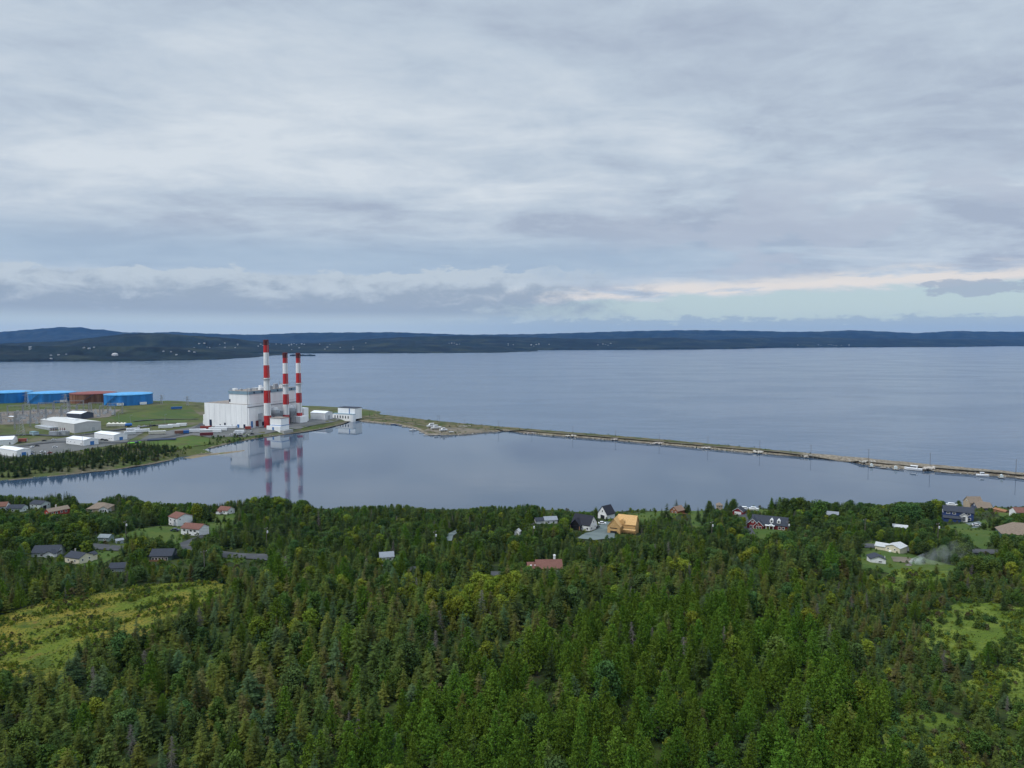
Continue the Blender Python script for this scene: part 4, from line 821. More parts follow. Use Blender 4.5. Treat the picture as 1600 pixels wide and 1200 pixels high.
lot('red', CR_, 'red car parked in the yards of the plant', [(78, 709, 10)]); lot('blue', CBLU, 'dark blue car parked in the yards of the plant', [(214, 693, 12), (48, 711, 10)])
for lb, px, py in (('white tanker truck by the blue tank closest to the station', 224, 633), ('white van before the blue tank closest to the station', 188, 634.5), ('white van before the blue tank beside the rusty one', 99, 629.5), ('white van between the two leftmost blue tanks', 38, 628)):
    boxcar('work_van', lb, 'van', px, py, 4, 9, 3, 3.4, WHITE, 'vehicles at the tanks', roofm=WRF)
p = G(209, 693, Hh); t = thing('drainage_pipes', 'lime green pile of pipes on the grass bank by the yard road', 'pipe pile', p + np.array([0, 0, .3]), face_cam(p, 5)); b = MB()
for k in range(5): b.tube((-6 + k * .3, k * .9 - 2, .5), (6 + k * .3, k * .9 - 2, .5), .5, n=8)
b.build('pipe_layer', paint('lime_green', (.14, .40, .03)), t)
p = G(253, 688, Hh); t = thing('pipe_rack', 'dark blue stack of pipes along the yard road', 'pipe rack', p + np.array([0, 0, .3]), face_cam(p, -8)); b = MB()
for k in range(10): b.tube((-14, k * .8 - 4, .6 + .5 * (k % 2)), (14, k * .8 - 4, .6 + .5 * (k % 2)), .42, n=6)
b.build('pipe_layer', mat('pipe_blue', (.045, .06, .10), .6), t)

# switchyard and lines
def lattice(b, base, top, w0, w1, n, r):
    base, top = Vector(base), Vector(top); 
    for k in range(n + 1):
        t = k / n; 
    cs = [(-1, -1), (1, -1), (1, 1), (-1, 1)]
    def pt(i, t): w = (w0 + (w1 - w0) * t) / 2; q = base.lerp(top, t); return q + Vector((cs[i][0] * w, cs[i][1] * w, 0))
    for i in range(4):
        b.tube(pt(i, 0), pt(i, 1), r, n=4)
        for k in range(n): b.tube(pt(i, k / n), pt((i + 1) % 4, (k + 1) / n), r * .7, n=3)
def gantry_proto():
    t = thing('switchyard_gantry', 'grey lattice steel gantry in the switchyard', 'gantry', (0, 0, -60), 0, 'gantries of the switchyard')
    for s in (-9, 9): b = MB(); lattice(b, (s, 0, -1), (s, 0, 14), 1.6, .8, 6, .16); b.build('column', STEEL, t)
    b = MB()
    for yy, zz in ((-.6, 13), (.6, 13), (-.6, 14.2), (.6, 14.2)): b.tube((-9, yy, zz), (9, yy, zz), .15, n=4)
    for k in range(9): b.tube((-9 + 2 * k, -.6, 13), (-8 + 2 * k, -.6, 14.2), .1, n=3); b.tube((-8 + 2 * k, .6, 14.2), (-7 + 2 * k, .6, 13), .1, n=3)
    b.build('beam', STEEL, t); 
    for s in (-5, 0, 5): b = MB(); b.ring([(.22, -1.6), (.3, -1.2), (.2, -.8), (.3, -.4), (.15, 0)], 8, 0, (s, 0, 13)); b.build('insulator', CMAR, t)
    return t
g = gantry_proto(); first = True
for px, py, rel in [(14, 662, 0), (36, 660, 0), (60, 657, 0), (84, 653, 0), (108, 650, 0), (132, 647, 0), (150, 645, 0), (168, 650, 8), (24, 650, 0), (48, 648, 0), (72, 645, 0), (96, 642, 0), (120, 641, 0), (10, 672, 0), (180, 646, 8), (60, 666, 0)]:
    p = G(px, py, Hh); rz = face_cam(p, -24 + rel)
    if first: g.location = p; g.rotation_euler[2] = rz; first = False
    else: dup(g, p, rz)
def breaker_proto():
    t = thing('circuit_breaker', 'grey circuit breaker with three bushings in the switchyard', 'switchgear', (0, 0, -60), 0, 'switchgear of the switchyard')
    bx('cabinet', -1.6, 1.6, -1, 1, -1, 2.4, DUCT, t)
    for s in (-1.1, 0, 1.1): b = MB(); b.ring([(.2, 0), (.3, .6), (.18, 1.0), (.3, 1.6), (.12, 3.4)], 8, 0, (s, 0, 2.4)); b.build('bushing', mat('porcelain', (.40, .41, .42), .4), t)
    return t
g = breaker_proto(); first = True
for i in range(46):
    px, py = rng.uniform(2, 178), rng.uniform(642, 664)
    if px > 60 and py > 655 or px > 150 and py > 652: py -= 12
    p = G(px, py, Hh); rz = face_cam(p, -24)
    if first: g.location = p; g.rotation_euler[2] = rz; first = False
    else: dup(g, p, rz)
def transformer(label, px, py):
    p = G(px, py, Hh); t = thing('power_transformer', label, 'transformer', p, face_cam(p, -24)); bx('tank', -4, 4, -2.4, 2.4, -1, 4.6, DUCT, t); bx('radiator', 4, 6.5, -2.2, 2.2, 0, 4, STEEL, t)
    for s in (-2.4, 0, 2.4): b = MB(); b.ring([(.3, 0), (.4, .6), (.25, 1.2), (.4, 1.8), (.12, 3.6)], 8, 0, (s, 0, 4.6)); b.build('bushing', CMAR, t)
transformer('grey transformer with red bushings before the big grey warehouse', 84, 680); transformer('grey transformer right of the other one before the grey warehouse', 98, 679)
def pylon(label, px, py, hgt, w=7):
    p = G(px, py, Hh); t = thing('transmission_tower', label, 'pylon', p, face_cam(p, 20), 'lattice pylons by the plant'); b = MB(); lattice(b, (0, 0, -1), (0, 0, hgt), w, 1.2, 9, .17); b.build('mast', STEEL, t)
    for z in (hgt - 1.5, hgt - 5.5):
        b = MB(); b.tube((-5, 0, z), (5, 0, z), .18, n=4); b.tube((-5, 0, z), (0, 0, z + 1.4), .12, n=3); b.tube((5, 0, z), (0, 0, z + 1.4), .12, n=3); b.build('crossarm', STEEL, t)
pylon('tall dark lattice pylon at the front of the switchyard', 33, 681, 25); pylon('slim lattice pylon behind the switchyard before the rusty tank', 103, 645, 26); pylon('slim lattice pylon on the far shore grass left of the station', 252.5, 631, 14, 3); pylon('slim lattice pylon closest to the station on the far shore grass', 293, 634, 15, 3); pylon('slim lattice pylon before the leftmost blue tank', 42, 640, 26)
def lamp(label, px, py, hgt=12):
    p = G(px, py, Hh); t = thing('lamp_post', label, 'lamp post', p, face_cam(p, 0), 'lamp posts in the plant'); b = MB(); b.tube((0, 0, -1), (0, 0, hgt), .22, .12, 6); b.tube((0, 0, hgt), (1.8, 0, hgt + .3), .1, n=5); b.build('pole', STEEL, t); b = MB(); b.box((2.1, 0, hgt + .25), (1.0, .4, .25)); b.build('lamp_head', DUCT, t)
for lb, px, py in [('lamp post at the end of the tent row', 204, 664), ('lamp post on the mown grass by the tents', 186, 660), ('lamp post at the big grey warehouse corner', 117, 680), ('lamp post beside the lower white shed', 129, 697), ('lamp post on the mown grass in front of the office trailers', 258, 662), ('lamp post by the trailer rows', 369, 684), ('lamp post right of the bend trailer', 236, 675)]: lamp(lb, px, py)
# ------------------------------------------------------------------ spit: poles, boats, stages, rocks
PWOOD = mat('pole_wood', (.13, .115, .10), .85, .2, 2); PTRF = paint('transformer_grey', (.55, .57, .58))
def pole(label, p, hgt=10.5, rz=0.0, can=False, group='utility poles on the spit', cat='utility pole'):
    t = thing('utility_pole', label, cat, p, rz, group); b = MB(); b.tube((0, 0, -1.5), (0, 0, hgt), .19, .13, 7); b.build('post', PWOOD, t)
    b = MB(); b.box((0, .16, hgt - .6), (2.4, .12, .14)); b.build('crossarm', PWOOD, t)
    for s in (-1.05, 0.15, 1.05): b = MB(); b.ring([(.05, 0), (.09, .08), (.05, .2), (.02, .26)], 7, 0, (s, .16, hgt - .53)); b.build('insulator', PTRF, t)
    if can: b = MB(); b.ring([(.05, 0), (.34, .04), (.34, 1.0), (.2, 1.12)], 12, 0, (.05, -.48, hgt - 2.6)); b.build('transformer', PTRF, t)
    return t
SP = [(577, 652, 9), (611, 655.5, 9), (645, 662, 10), (684, 660.5, 10), (687, 661, 10), (726, 665, 9), (779, 671.5, 11), (831, 674, 9), (895, 680, 11), (962, 685.5, 9.5), (1030, 691, 9), (1106, 698, 11), (1187, 706, 11), (1267, 712.5, 11), (1357, 722.5, 12), (1453, 731, 13), (1587, 743, 13.5)]
spos = []
whr = ['nearest the white two-storey building', 'at the head of the float row', 'above the moored sailboat', 'left one of the pair behind the boats', 'right one of the pair behind the boats', 'behind the beached white boats', 'where the boat yard narrows', 'after the narrow gap in the spit', 'third after the boat yard', 'left of the middle of the spit', 'at the middle of the spit', 'right of the middle of the spit', 'two poles left of the gravel stretch', 'just left of the gravel stretch', 'above the small moored raft', 'right of the big white motor boat', 'closest to the right border']
for (px, py, hg), wt in zip(SP, whr):
    p = G(px, py, Hs); spos.append((p, hg)); pole(f'wooden utility pole on the spit, {wt}', p, hg, .5)
def cable(name, a, b, sag, group, label, r=.045, n=10):
    pts = [Vector(a).lerp(Vector(b), k / n) - Vector((0, 0, sag * 4 * (k / n) * (1 - k / n))) for k in range(n + 1)]
    m = MB(); 
    for p, q in zip(pts, pts[1:]): m.tube(p, q, r, n=3)
    tag(m.build(name, mat('cable_black', (.03, .03, .032), .6)), label, 'cable', group)
for (a, ha), (b_, hb) in zip(spos, spos[1:]): cable('power_cable', (a[0], a[1], a[2] + ha - .4), (b_[0], b_[1], b_[2] + hb - .4), .7, 'cables along the spit', 'thin power cable strung from pole to pole along the spit', .035)
# boats
HULLW = mat('boat_white', (.78, .79, .80), .35, .03, 1, .5); HULLB = mat('boat_blue_trim', (.05, .09, .18), .4); BGL = GLASS
def hull_mesh(L, W, Hb):
    b = MB(); st = [(-.5, .82, .0), (-.3, .96, 0), (0, 1.0, .02), (.25, .84, .10), (.40, .50, .22), (.5, .04, .34)]; vs = []
    for x, w, lift in st:
        z = Hb * (1 + lift); vs += [(x * L, -w * W / 2, z), (x * L * .97, -w * W * .36, .15 * Hb), (x * L * .95, 0, -.25 * Hb + lift * Hb), (x * L * .97, w * W * .36, .15 * Hb), (x * L, w * W / 2, z)]
    fs = []
    for k in range(len(st) - 1):
        for j in range(4): a = k * 5 + j; fs.append((a, a + 1, a + 6, a + 5))
        fs.append((k * 5 + 4, k * 5, k * 5 + 5, k * 5 + 9))
    fs.append((0, 1, 2, 3, 4)); b.add(vs, fs); return b
def boat(label, p, rz, L, W, Hb, cabin, name='motor_boat', hm=HULLW, mast=0.0, group='boats at the spit', cat='boat', cradle=False):
    t = thing(name, label, cat, p, rz, group); hull_mesh(L, W, Hb).build('hull', hm, t)
    if cabin:
        cl, ch_ = cabin; b = MB(); b.prism([(-cl * .5, Hb), (cl * .62, Hb), (cl * .30, Hb + ch_), (-cl * .5, Hb + ch_)], -W * .34, W * .34, 'y'); b.build('cabin', HULLW, t)
        b = MB(); b.prism([(-cl * .42, Hb + ch_ * .42), (cl * .48, Hb + ch_ * .42), (cl * .33, Hb + ch_ * .82), (-cl * .42, Hb + ch_ * .82)], -W * .35, W * .35, 'y'); b.build('window_band', BGL, t)
        b = MB(); b.box((-cl * .1, 0, Hb + ch_ + .06), (cl * .95, W * .76, .12)); b.build('roof', HULLW, t)
    else:
        b = MB(); b.box((-L * .1, 0, Hb * .9), (.3, W * .8, .1)); b.box((L * .15, 0, Hb * .95), (.3, W * .7, .1)); b.build('thwart', WOOD, t)
    b = MB(); b.box((-L * .5 - .25, 0, Hb * .8), (.4, .5, 1.0)); b.build('outboard_motor', DKB, t)
    if mast: b = MB(); b.tube((0, 0, Hb), (0, 0, Hb + mast), .08, .05, 6); b.tube((0, 0, Hb + 1.4), (-L * .4, 0, Hb + 1.3), .07, n=5); b.build('mast', STEEL, t)
    if cradle:
        b = MB()
        for s in (-.28, .2): b.box((s * L, 0, -.7), (.25, W * .8, 1.4))
        b.build('cradle', PWOOD, t)
    return t
def onland(px, py, dz=0): p = G(px, py, Hs); p[2] += dz; return p
boat('white cabin cruiser on a cradle, leftmost and highest of the three beached boats', onland(674, 668.5, 1.4), face_cam(onland(674, 668.5), 200), 13, 4.2, 1.9, (6, 2.4), cradle=True)
boat('white cabin cruiser on a cradle, middle of the three beached boats', onland(681.5, 671.5, 1.4), face_cam(onland(681, 671), 15), 13.5, 4.4, 1.9, (6, 2.3), cradle=True)
boat('white open-decked boat on a cradle, lowest of the three beached boats', onland(692.5, 674.5, 1.2), face_cam(onland(692, 674), 205), 11, 3.6, 1.6, (4, 1.8), cradle=True)
def onw(px, py, z=0.12): a = onz(px, py, 0); return np.array([a[0], a[1], z])
boat('little sailboat with bare mast moored left of the boat yard', onw(645.5, 673), .3, 9, 2.8, 1.1, (3, .9), 'sailboat', mast=10)
boat('long white motor boat moored at the right part of the spit', onw(1427, 735), face_cam(onw(1427, 735), 172), 14, 4.2, 1.9, (6, 2.2))
boat('white motor boat with raised bow moored close to the right border', onw(1535, 744.5), face_cam(onw(1535, 744.5), 8), 9.5, 3.2, 1.5, (3.4, 1.8))
for lb, px, py in [('dark small boat by the float row, leftmost', 615, 663.8), ('dark small boat second in the float row', 622, 664.5), ('dark open boat under the pole at the float row', 629, 665.4), ('dark skiff at the right end of the float row', 603, 661.8)]:
    boat(lb, onw(px, py), rng.uniform(-.4, .4), 7, 2.3, .9, None, 'rowing_boat', HULLB)
for lb, px, py in [('white skiff drawn up below the lowest beached boat', 705, 676), ('pale skiff by the wooden landing of the boat yard', 658, 671.5)]:
    boat(lb, onland(px, py, .3) if px > 700 else onw(px, py), .2, 6, 2, .8, None, 'rowing_boat')
for lb, px, py, L, rel in [('white shrink-wrapped boat in the yard behind the small dark red garage', 1163, 799, 7.5, 10), ('second white wrapped boat between the red garage and the long red house', 1178, 799.5, 6.5, -6), ('white wrapped boat above the roof of the navy house', 1487, 793, 8, 8)]:
    p = G(px, py); p[2] += .9; KEEP.append((px - 9, py - 8, px + 9, py - 1, p[1] - 2)); FOOT.append((p[0], p[1], 5)); boat(lb, p, face_cam(p, rel), L, 2.6, 1.3, (L * .5, .8), cradle=True, group='boats stored on land')
def stage(label, px, py, L, W, rel, hut=None, name='landing_stage'):
    p = onw(px, py, 0); t = thing(name, label, 'landing stage', p, face_cam(p, rel), 'landing stages on the spit')
    b = MB()
    for k in range(int(L / .8)): b.box((-L / 2 + .4 + k * .8, 0, .75), (.7, W, .14))
    b.build('deck', mat('weathered_plank', (.30, .27, .23), .85, .2, 1), t); b = MB()
    for s in (-L / 2 + .5, 0, L / 2 - .5):
        for q in (-W / 2 + .3, W / 2 - .3): b.tube((s, q, -1.5), (s, q, .8), .18, n=6)
    b.build('piles', PWOOD, t)
    if hut: b = MB(); b.prism([(-hut, .8), (hut, .8), (hut, 2.6), (0, 3.6), (-hut, 2.6)], -hut * .8, hut * .8, 'y'); b.build('hut', OFFW, t)
for lb, px, py, L, W, rel, hut in [('plank landing stage at the boat yard edge, upper one', 664, 676.5, 14, 3, 8, None), ('plank landing stage at the boat yard edge, lower one', 675, 680.3, 20, 3, 6, None), ('pale hut on a raft left of the big white motor boat', 1362, 730, 5, 3.4, 10, 1.15), ('low dark raft right of the pale hut raft', 1380, 731.8, 5, 3, 10, None), ('pale hut on a raft beside the big white motor boat', 1399.5, 734, 5, 3.6, 10, 1.2),
      ('small white hut raft near the right border', 1565, 747.3, 4.6, 3, 10, 1.1), ('plank landing stage below the pole right of the motor boat', 1451, 735.6, 9, 3, -8, None), ('plank landing stage between the two white boats', 1481, 739, 10, 3, -8, None), ('plank landing stage cut by the right border', 1598, 748.6, 8, 3.4, -8, None), ('plank floats left of the boat yard', 636, 667.3, 14, 2.2, 20, None)]: stage(lb, px, py, L, W, rel, hut)
# rock heaps at pole feet and along the edges
M_rock = mat('pale_rock', (.26, .24, .21), .9, .25, .7, .1, col2=(.44, .41, .37), objrand=.3)
def rock_mesh(seed, n=1):
    r = np.random.default_rng(seed); bm = bmesh.new(); bmesh.ops.create_icosphere(bm, subdivisions=1, radius=1)
    for v in bm.verts: v.co *= r.uniform(.7, 1.15); v.co.z *= .7
    me = bpy.data.meshes.new('rock'); bm.to_mesh(me); bm.free(); me.materials.append(M_rock); return me
ROCK = rock_mesh(4)
for i, (px, py) in enumerate([(831, 677.6), (895, 682.2), (961, 687.5), (1030, 693.6), (1105, 700.8), (1186, 707), (1264, 714.2), (1353, 722.8), (725, 666.8), (1452, 733.2)]):
    p = G(px, py, Hs); b = MB(); V = np.array([v.co for v in ROCK.vertices]); Fc = [tuple(f.vertices) for f in ROCK.polygons]
    for k in range(26):
        s = rng.uniform(.8, 1.8); q = rng.normal(0, 1, 2) * (3.8, 1.5); b.add(V * s + np.array([q[0], q[1], rng.uniform(.0, .9)]), Fc)
    tag(b.build('rock_heap', M_rock, None, p, .3), f'pale rock heap at the foot of the {["pole after the narrow gap", "third pole after the boat yard", "pole left of the spit middle", "pole at the spit middle", "pole right of the spit middle", "pole two before the gravel", "pole just before the gravel", "pole above the moored raft", "poles behind the beached boats", "pole right of the motor boat"][i]}', 'rock heap', 'rock heaps on the spit')

# ------------------------------------------------------------------ utility line through the woods
NP = [(197, 846, 10, True), (417, 858, 10, True), (680, 864, 10, True), (833, 850, 10, True), (1112, 846, 10, True), (1231, 845, 10, True), (1351, 842, 10, False), (1465, 850, 10, True)]
npos = []
nl = ['beside the pale blue outbuilding', 'by the visible stretch of coast road', 'in mid forest left of the gravel track', 'left of the white farmhouse-style house', 'below the brown log cabin', 'right of the long red house', 'above the white shed and cream house', 'below the navy house']
for (px, py, hg, cn), wt in zip(NP, nl):
    p = G(px, py); npos.append((p, hg)); pole(f'utility pole with cross-arm {wt}', p, hg, face_cam(p, 60), cn, 'utility poles along the coast road')
    q = project((p[0], p[1], p[2] + hg)); KEEP.append((q[0] - 4, q[1], q[0] + 4, q[1] + 17, p[1] - 1))
p = G(320, 908); pole('bare grey pole among the spruces at the meadow edge', p, 11, face_cam(p, 30), False, 'utility poles along the coast road')
for (a, ha), (b_, hb) in zip(npos, npos[1:]):
    for dz in (-.35, -1.7): cable('power_cable', (a[0], a[1], a[2] + ha + dz), (b_[0], b_[1], b_[2] + hb + dz), 1.6, 'cables along the coast road', 'thin power cable between poles above the woods', .03)
# ------------------------------------------------------------------ far settlements
def tiny_houses():
    r = np.random.default_rng(21); wm = mat('far_white_house', (.42, .42, .42), .7); lots_ = []
    spots = [('peninsula_hills', 48, 543), ('peninsula_hills', 50, 546), ('peninsula_hills', 80, 556), ('peninsula_hills', 94, 555), ('peninsula_hills', 103, 554), ('peninsula_hills', 178, 555), ('peninsula_hills', 181, 556), ('peninsula_hills', 80, 561), ('peninsula_hills', 256, 549), ('peninsula_hills', 268, 550), ('peninsula_hills', 298, 549), ('peninsula_hills', 305, 550.5), ('peninsula_hills', 275, 555), ('peninsula_hills', 140, 545), ('peninsula_hills', 147, 543.5), ('peninsula_hills', 131, 544)]
    for a, b_, k in ((300, 330, 6), (335, 372, 6), (395, 425, 6), (430, 470, 10), (470, 580, 10)):
        for _ in range(k): lots_.append(('headland_hills', r.uniform(a, b_), r.uniform(536, 547)))
    for _ in range(12): lots_.append(('bay_hills', r.uniform(655, 720), r.uniform(536.5, 539)))
    for _ in range(12): lots_.append(('bay_hills', r.uniform(790, 860), r.uniform(537, 541)))
    for _ in range(5): lots_.append(('bay_hills', r.uniform(900, 960), r.uniform(537, 540)))
    for _ in range(12): lots_.append(('bay_hills', r.uniform(1245, 1330), r.uniform(538.5, 541)))
    first = None
    for nm, px, py in spots + lots_:
        q = on_hill(nm, px, py); rz = r.uniform(0, 3.1); s = r.uniform(.5, .9)
        if first is None:
            b = MB(); b.prism([(-6, -4), (6, -4), (6, 5), (0, 8), (-6, 5)], -8, 8, 'x'); b.prism([(-6.6, 4.8), (0, 8.1), (0, 8.6), (-6.6, 5.3)], -8.4, 8.4, 'x', 1); b.prism([(0, 8.1), (6.6, 4.8), (6.6, 5.3), (0, 8.6)], -8.4, 8.4, 'x', 1)
            first = b.build('far_house', [wm, R_GREY], None, q, rz); o = first
        else: o = first.copy(); COL.objects.link(o); o.location = [float(k) for k in q]; o.rotation_euler[2] = rz
        o.scale = (s, s, s)
        where = {'peninsula_hills': 'on the near left shore across the bay', 'headland_hills': 'behind the chimneys on the far slope', 'bay_hills': 'on the distant slope across open water'}[nm]
        tag(o, f'tiny pale house speck {where}', 'house', f'tiny houses {where}')
    q = on_hill('peninsula_hills', 179, 555.5); b = MB(); b.ring([(16, -4), (16, 6), (11, 12), (2, 14)], 20, 0); tag(b.build('storage_dome', wm, None, q), 'small white dome on a green field across the bay', 'dome')
    q = on_hill('far_hills', 218, 521); b = MB(); b.tube((0, 0, 0), (0, 0, 90), 2.2, 1.2, 5); tag(b.build('radio_mast', STEEL, None, q), 'thin radio mast on the hill ridge above the left shore', 'mast')
tiny_houses()
# ------------------------------------------------------------------ trees
BARK = mat('bark', (.085, .070, .058), .9, .25, 4); BARKG = mat('grey_dead_wood', (.125, .112, .10), .9, .2, 3, objrand=.25); BARKB = mat('birch_bark', (.26, .24, .21), .8, .2, 3)
def leafm(name, c, c2, rnd=.3): return mat(name, c, .85, .15, .9, .03, objrand=rnd, col2=c2)
L_DARK = leafm('needles_dark', (.042, .068, .016), (.078, .112, .026)); L_OLIVE = leafm('needles_olive', (.062, .082, .015), (.108, .122, .025)); L_BLUE = leafm('needles_blue_green', (.038, .070, .028), (.068, .106, .044)); L_BLACK = leafm('needles_blackish', (.020, .036, .012), (.040, .060, .018), .25); L_BROWN = leafm('needles_brownish', (.068, .070, .022), (.108, .102, .036))
L_LARCH = leafm('larch_needles', (.074, .148, .016), (.128, .212, .028), .22); L_BROAD = leafm('leaves_green', (.045, .085, .018), (.085, .130, .026)); L_BRIGHT = leafm('leaves_bright', (.095, .140, .016), (.165, .200, .024)); L_DEEP = leafm('leaves_deep', (.036, .072, .022), (.068, .115, .032))
def tri_mesh(name, V, Fc, m):
    me = bpy.data.meshes.new(name); me.from_pydata(V.tolist(), [], Fc.tolist()); me.materials.append(m); me.update(); return me
def conifer(seed, H, Rr, levels, per, m, droop=.28, bare=.05, fluff=1.0, up=0.0, name='crown', gap=.12):
    r = np.random.default_rng(seed); V = []; Fc = []
    zs = np.linspace(bare * H, .975 * H, levels)
    lob = r.uniform(.68, 1.22, 5)
    for i, z in enumerate(zs):
        f = 1 - z / H; rad0 = Rr * (f ** .62) * (1 if f < .85 else .9) * r.uniform(.78, 1.12) + .05
        n = max(4, int(per * (.55 + .6 * f)))
        a0 = r.uniform(0, 6.28)
        for k in range(n):
            if r.random() < gap: continue
            a = a0 + 6.283 * k / n + r.normal(0, .18); rad = rad0 * r.uniform(.62, 1.2) * lob[int(a / 6.283 * 5) % 5]
            d = np.array([math.cos(a), math.sin(a), 0]); s = np.array([-d[1], d[0], 0]); zz = z + r.normal(0, H * .008)
            def axis(t): return d * rad * t + np.array([0, 0, zz - droop * rad * t ** 1.0 * 1.2 + (.5 * droop + up) * rad * t * t])
            wmax = (.34 * rad + .08) * fluff
            ts = (.12, .36, .58, .78)
            for t in ts:
                w = wmax * (1.05 - t) * r.uniform(.75, 1.2); 
                for sg in (-1, 1):
                    p0, p1 = axis(t), axis(min(1, t + .26)); tip = axis(min(1, t + .34)) + s * sg * w + np.array([0, 0, -.22 * w * r.uniform(.2, 1.6)])
                    o = len(V); V += [p0, p1, tip]; Fc.append((o, o + 1, o + 2))
            p0 = axis(.74) + s * .10 * rad; p1 = axis(.74) - s * .10 * rad; o = len(V); V += [p0, p1, axis(1.03)]; Fc.append((o, o + 1, o + 2))
    # leader
    for k in range(5):
        a = k * 1.256; o = len(V); V += [np.array([.1 * math.cos(a), .1 * math.sin(a), .93 * H]), np.array([.1 * math.cos(a + 1.3), .1 * math.sin(a + 1.3), .93 * H]), np.array([0, 0, .985 * H])]; Fc.append((o, o + 1, o + 2))
    return tri_mesh(name, np.array(V), np.array(Fc), m)
def larch(seed, H, Rr, m):
    """softer crown: rising branches hung with tufts"""
    r = np.random.default_rng(seed); V = []; Fc = []
    for z in np.linspace(.08 * H, .97 * H, 26):
        f = 1 - z / H; rad0 = Rr * (.10 + .95 * f ** .95); n = int(6 + 4 * f); a0 = r.uniform(0, 6.28)
        for k in range(n):
            a = a0 + 6.283 * k / n + r.normal(0, .25); rad = rad0 * r.uniform(.6, 1.15); d = np.array([math.cos(a), math.sin(a), 0])
            for t in np.linspace(.25, 1, max(3, int(2 + rad * 3))):
                c = d * rad * t + np.array([0, 0, z + .10 * rad * t + .16 * rad * t * t + r.normal(0, .1)]) + r.normal(0, .13, 3)
                for q in range(5):
                    u = r.normal(0, 1, 3); u /= np.linalg.norm(u); w = r.normal(0, 1, 3); w -= u * w.dot(u); w /= np.linalg.norm(w); s = r.uniform(.11, .25)
                    o = len(V); V += [c + u * s, c - u * s * .5 + w * s * .62, c - u * s * .5 - w * s * .62]; Fc.append((o, o + 1, o + 2))
    return tri_mesh('crown', np.array(V), np.array(Fc), m)
def broad(seed, H, Rr, m, nclump=16, per=120, leaf=.26, low=.28):
    r = np.random.default_rng(seed); V = []; Fc = []; cl = []
    for k in range(nclump):
        z = H * (low + (.94 - low) * (k + .5) / nclump); prof = math.sin(math.pi * min(1, .18 + .80 * (z / H - low) / (1 - low)) ** .9)
        a = k * 2.4 + r.uniform(-.4, .4); q = Rr * prof * r.uniform(.35, .72); cl.append((np.array([q * math.cos(a), q * math.sin(a), z]), Rr * r.uniform(.34, .52)))
    cl.append((np.array([0, 0, H * .9]), Rr * .35))
    for c, cr in cl:
        for _ in range(per):
            d = r.normal(0, 1, 3); d /= np.linalg.norm(d); p = c + d * cr * r.uniform(.55, 1.08) * np.array([1, 1, .78])
            nrm = d + r.normal(0, .55, 3) + np.array([0, 0, .35]); nrm /= np.linalg.norm(nrm); u = np.cross(nrm, r.normal(0, 1, 3)); u /= np.linalg.norm(u); w = np.cross(nrm, u); s = leaf * r.uniform(.6, 1.35)
            o = len(V); V += [p - u * s, p + w * s * .55, p + u * s, p - w * s * .55]; Fc.append((o, o + 1, o + 2, o + 3))
    me = bpy.data.meshes.new('crown'); me.from_pydata(np.array(V).tolist(), [], Fc); me.materials.append(m); me.update(); return me, cl
def trunk(H, r0, m, limbs=()):
    b = MB(); b.tube((0, 0, -.5), (0, 0, H * .55), r0, r0 * .55, 7); b.tube((0, 0, H * .55), (0, 0, H), r0 * .55, r0 * .1, 6)
    for c, _ in limbs: b.tube((0, 0, c[2] * .62), c, r0 * .38, r0 * .12, 5)
    return b.mesh('trunk', m)
def dead_crown(seed, H, Rr):
    r = np.random.default_rng(seed); b = MB()
    for z in np.linspace(.15 * H, .97 * H, 30):
        f = 1 - z / H
        for k in range(5):
            a = r.uniform(0, 6.28); q = (Rr * f ** .7 + .12) * r.uniform(.5, 1.1); e = Vector((q * math.cos(a), q * math.sin(a), z - .18 * q)); b.tube((0, 0, z), e, .035, .012, 3)
            for j in range(3):
                p = Vector((0, 0, z)).lerp(e, .4 + .2 * j); b.tube(p, p + Vector((r.normal(0, .2), r.normal(0, .2), -.16 * r.random())), .02, .008, 3)
    return b.mesh('crown', BARKG)
# proto: kind -> list of (tone words, shape words, height, crown mesh, trunk mesh)
PROTO = {'spruce_tree': [], 'larch_tree': [], 'broadleaf_tree': [], 'dead_tree': []}
for i, (tone, m) in enumerate((('dark green', L_DARK), ('olive green', L_OLIVE), ('blue-green', L_BLUE), ('brownish green', L_BROWN), ('blackish green', L_BLACK))):
    for j, (shape, H, Rr, lv, pr) in enumerate((('slender', 7.6, 1.75, 23, 8), ('broad', 7.0, 2.6, 19, 10), ('ragged', 7.0, 2.2, 17, 9))):
        PROTO['spruce_tree'].append((tone, shape, H, conifer(100 + i * 10 + j, H, Rr, lv, pr, m, droop=.30 + .08 * (j == 1), gap=.10 + .14 * (j == 2), fluff=1.3), trunk(H * .96, .14, BARK)))
for j, (shape, H, Rr) in enumerate((('narrow', 9.0, 2.4), ('full', 8.6, 3.0), ('wide', 8.0, 3.3), ('feathery', 9.0, 2.7))):
    PROTO['larch_tree'].append(('bright green', shape, H, larch(300 + j, H, Rr, L_LARCH), trunk(H * .96, .13, BARK)))
for j, (tone, shape, m, H, Rr, nc, lo) in enumerate((('mid green', 'round', L_BROAD, 7.5, 3.0, 18, .26), ('deep green', 'dense', L_DEEP, 8.0, 2.8, 18, .2), ('yellow-green', 'round', L_BRIGHT, 7.0, 2.8, 16, .24), ('mid green', 'upright', L_BROAD, 8.5, 2.2, 18, .22), ('yellow-green', 'loose', L_BRIGHT, 6.5, 2.3, 13, .26), ('deep green', 'spreading', L_DEEP, 7.0, 3.4, 20, .28))):
    cm, cl = broad(400 + j, H, Rr, m, nc, 125 if shape != 'loose' else 90, .25, lo); PROTO['broadleaf_tree'].append((tone, shape, H, cm, trunk(H * .8, .16, BARKB if m is L_BRIGHT else BARK, cl[:-1])))
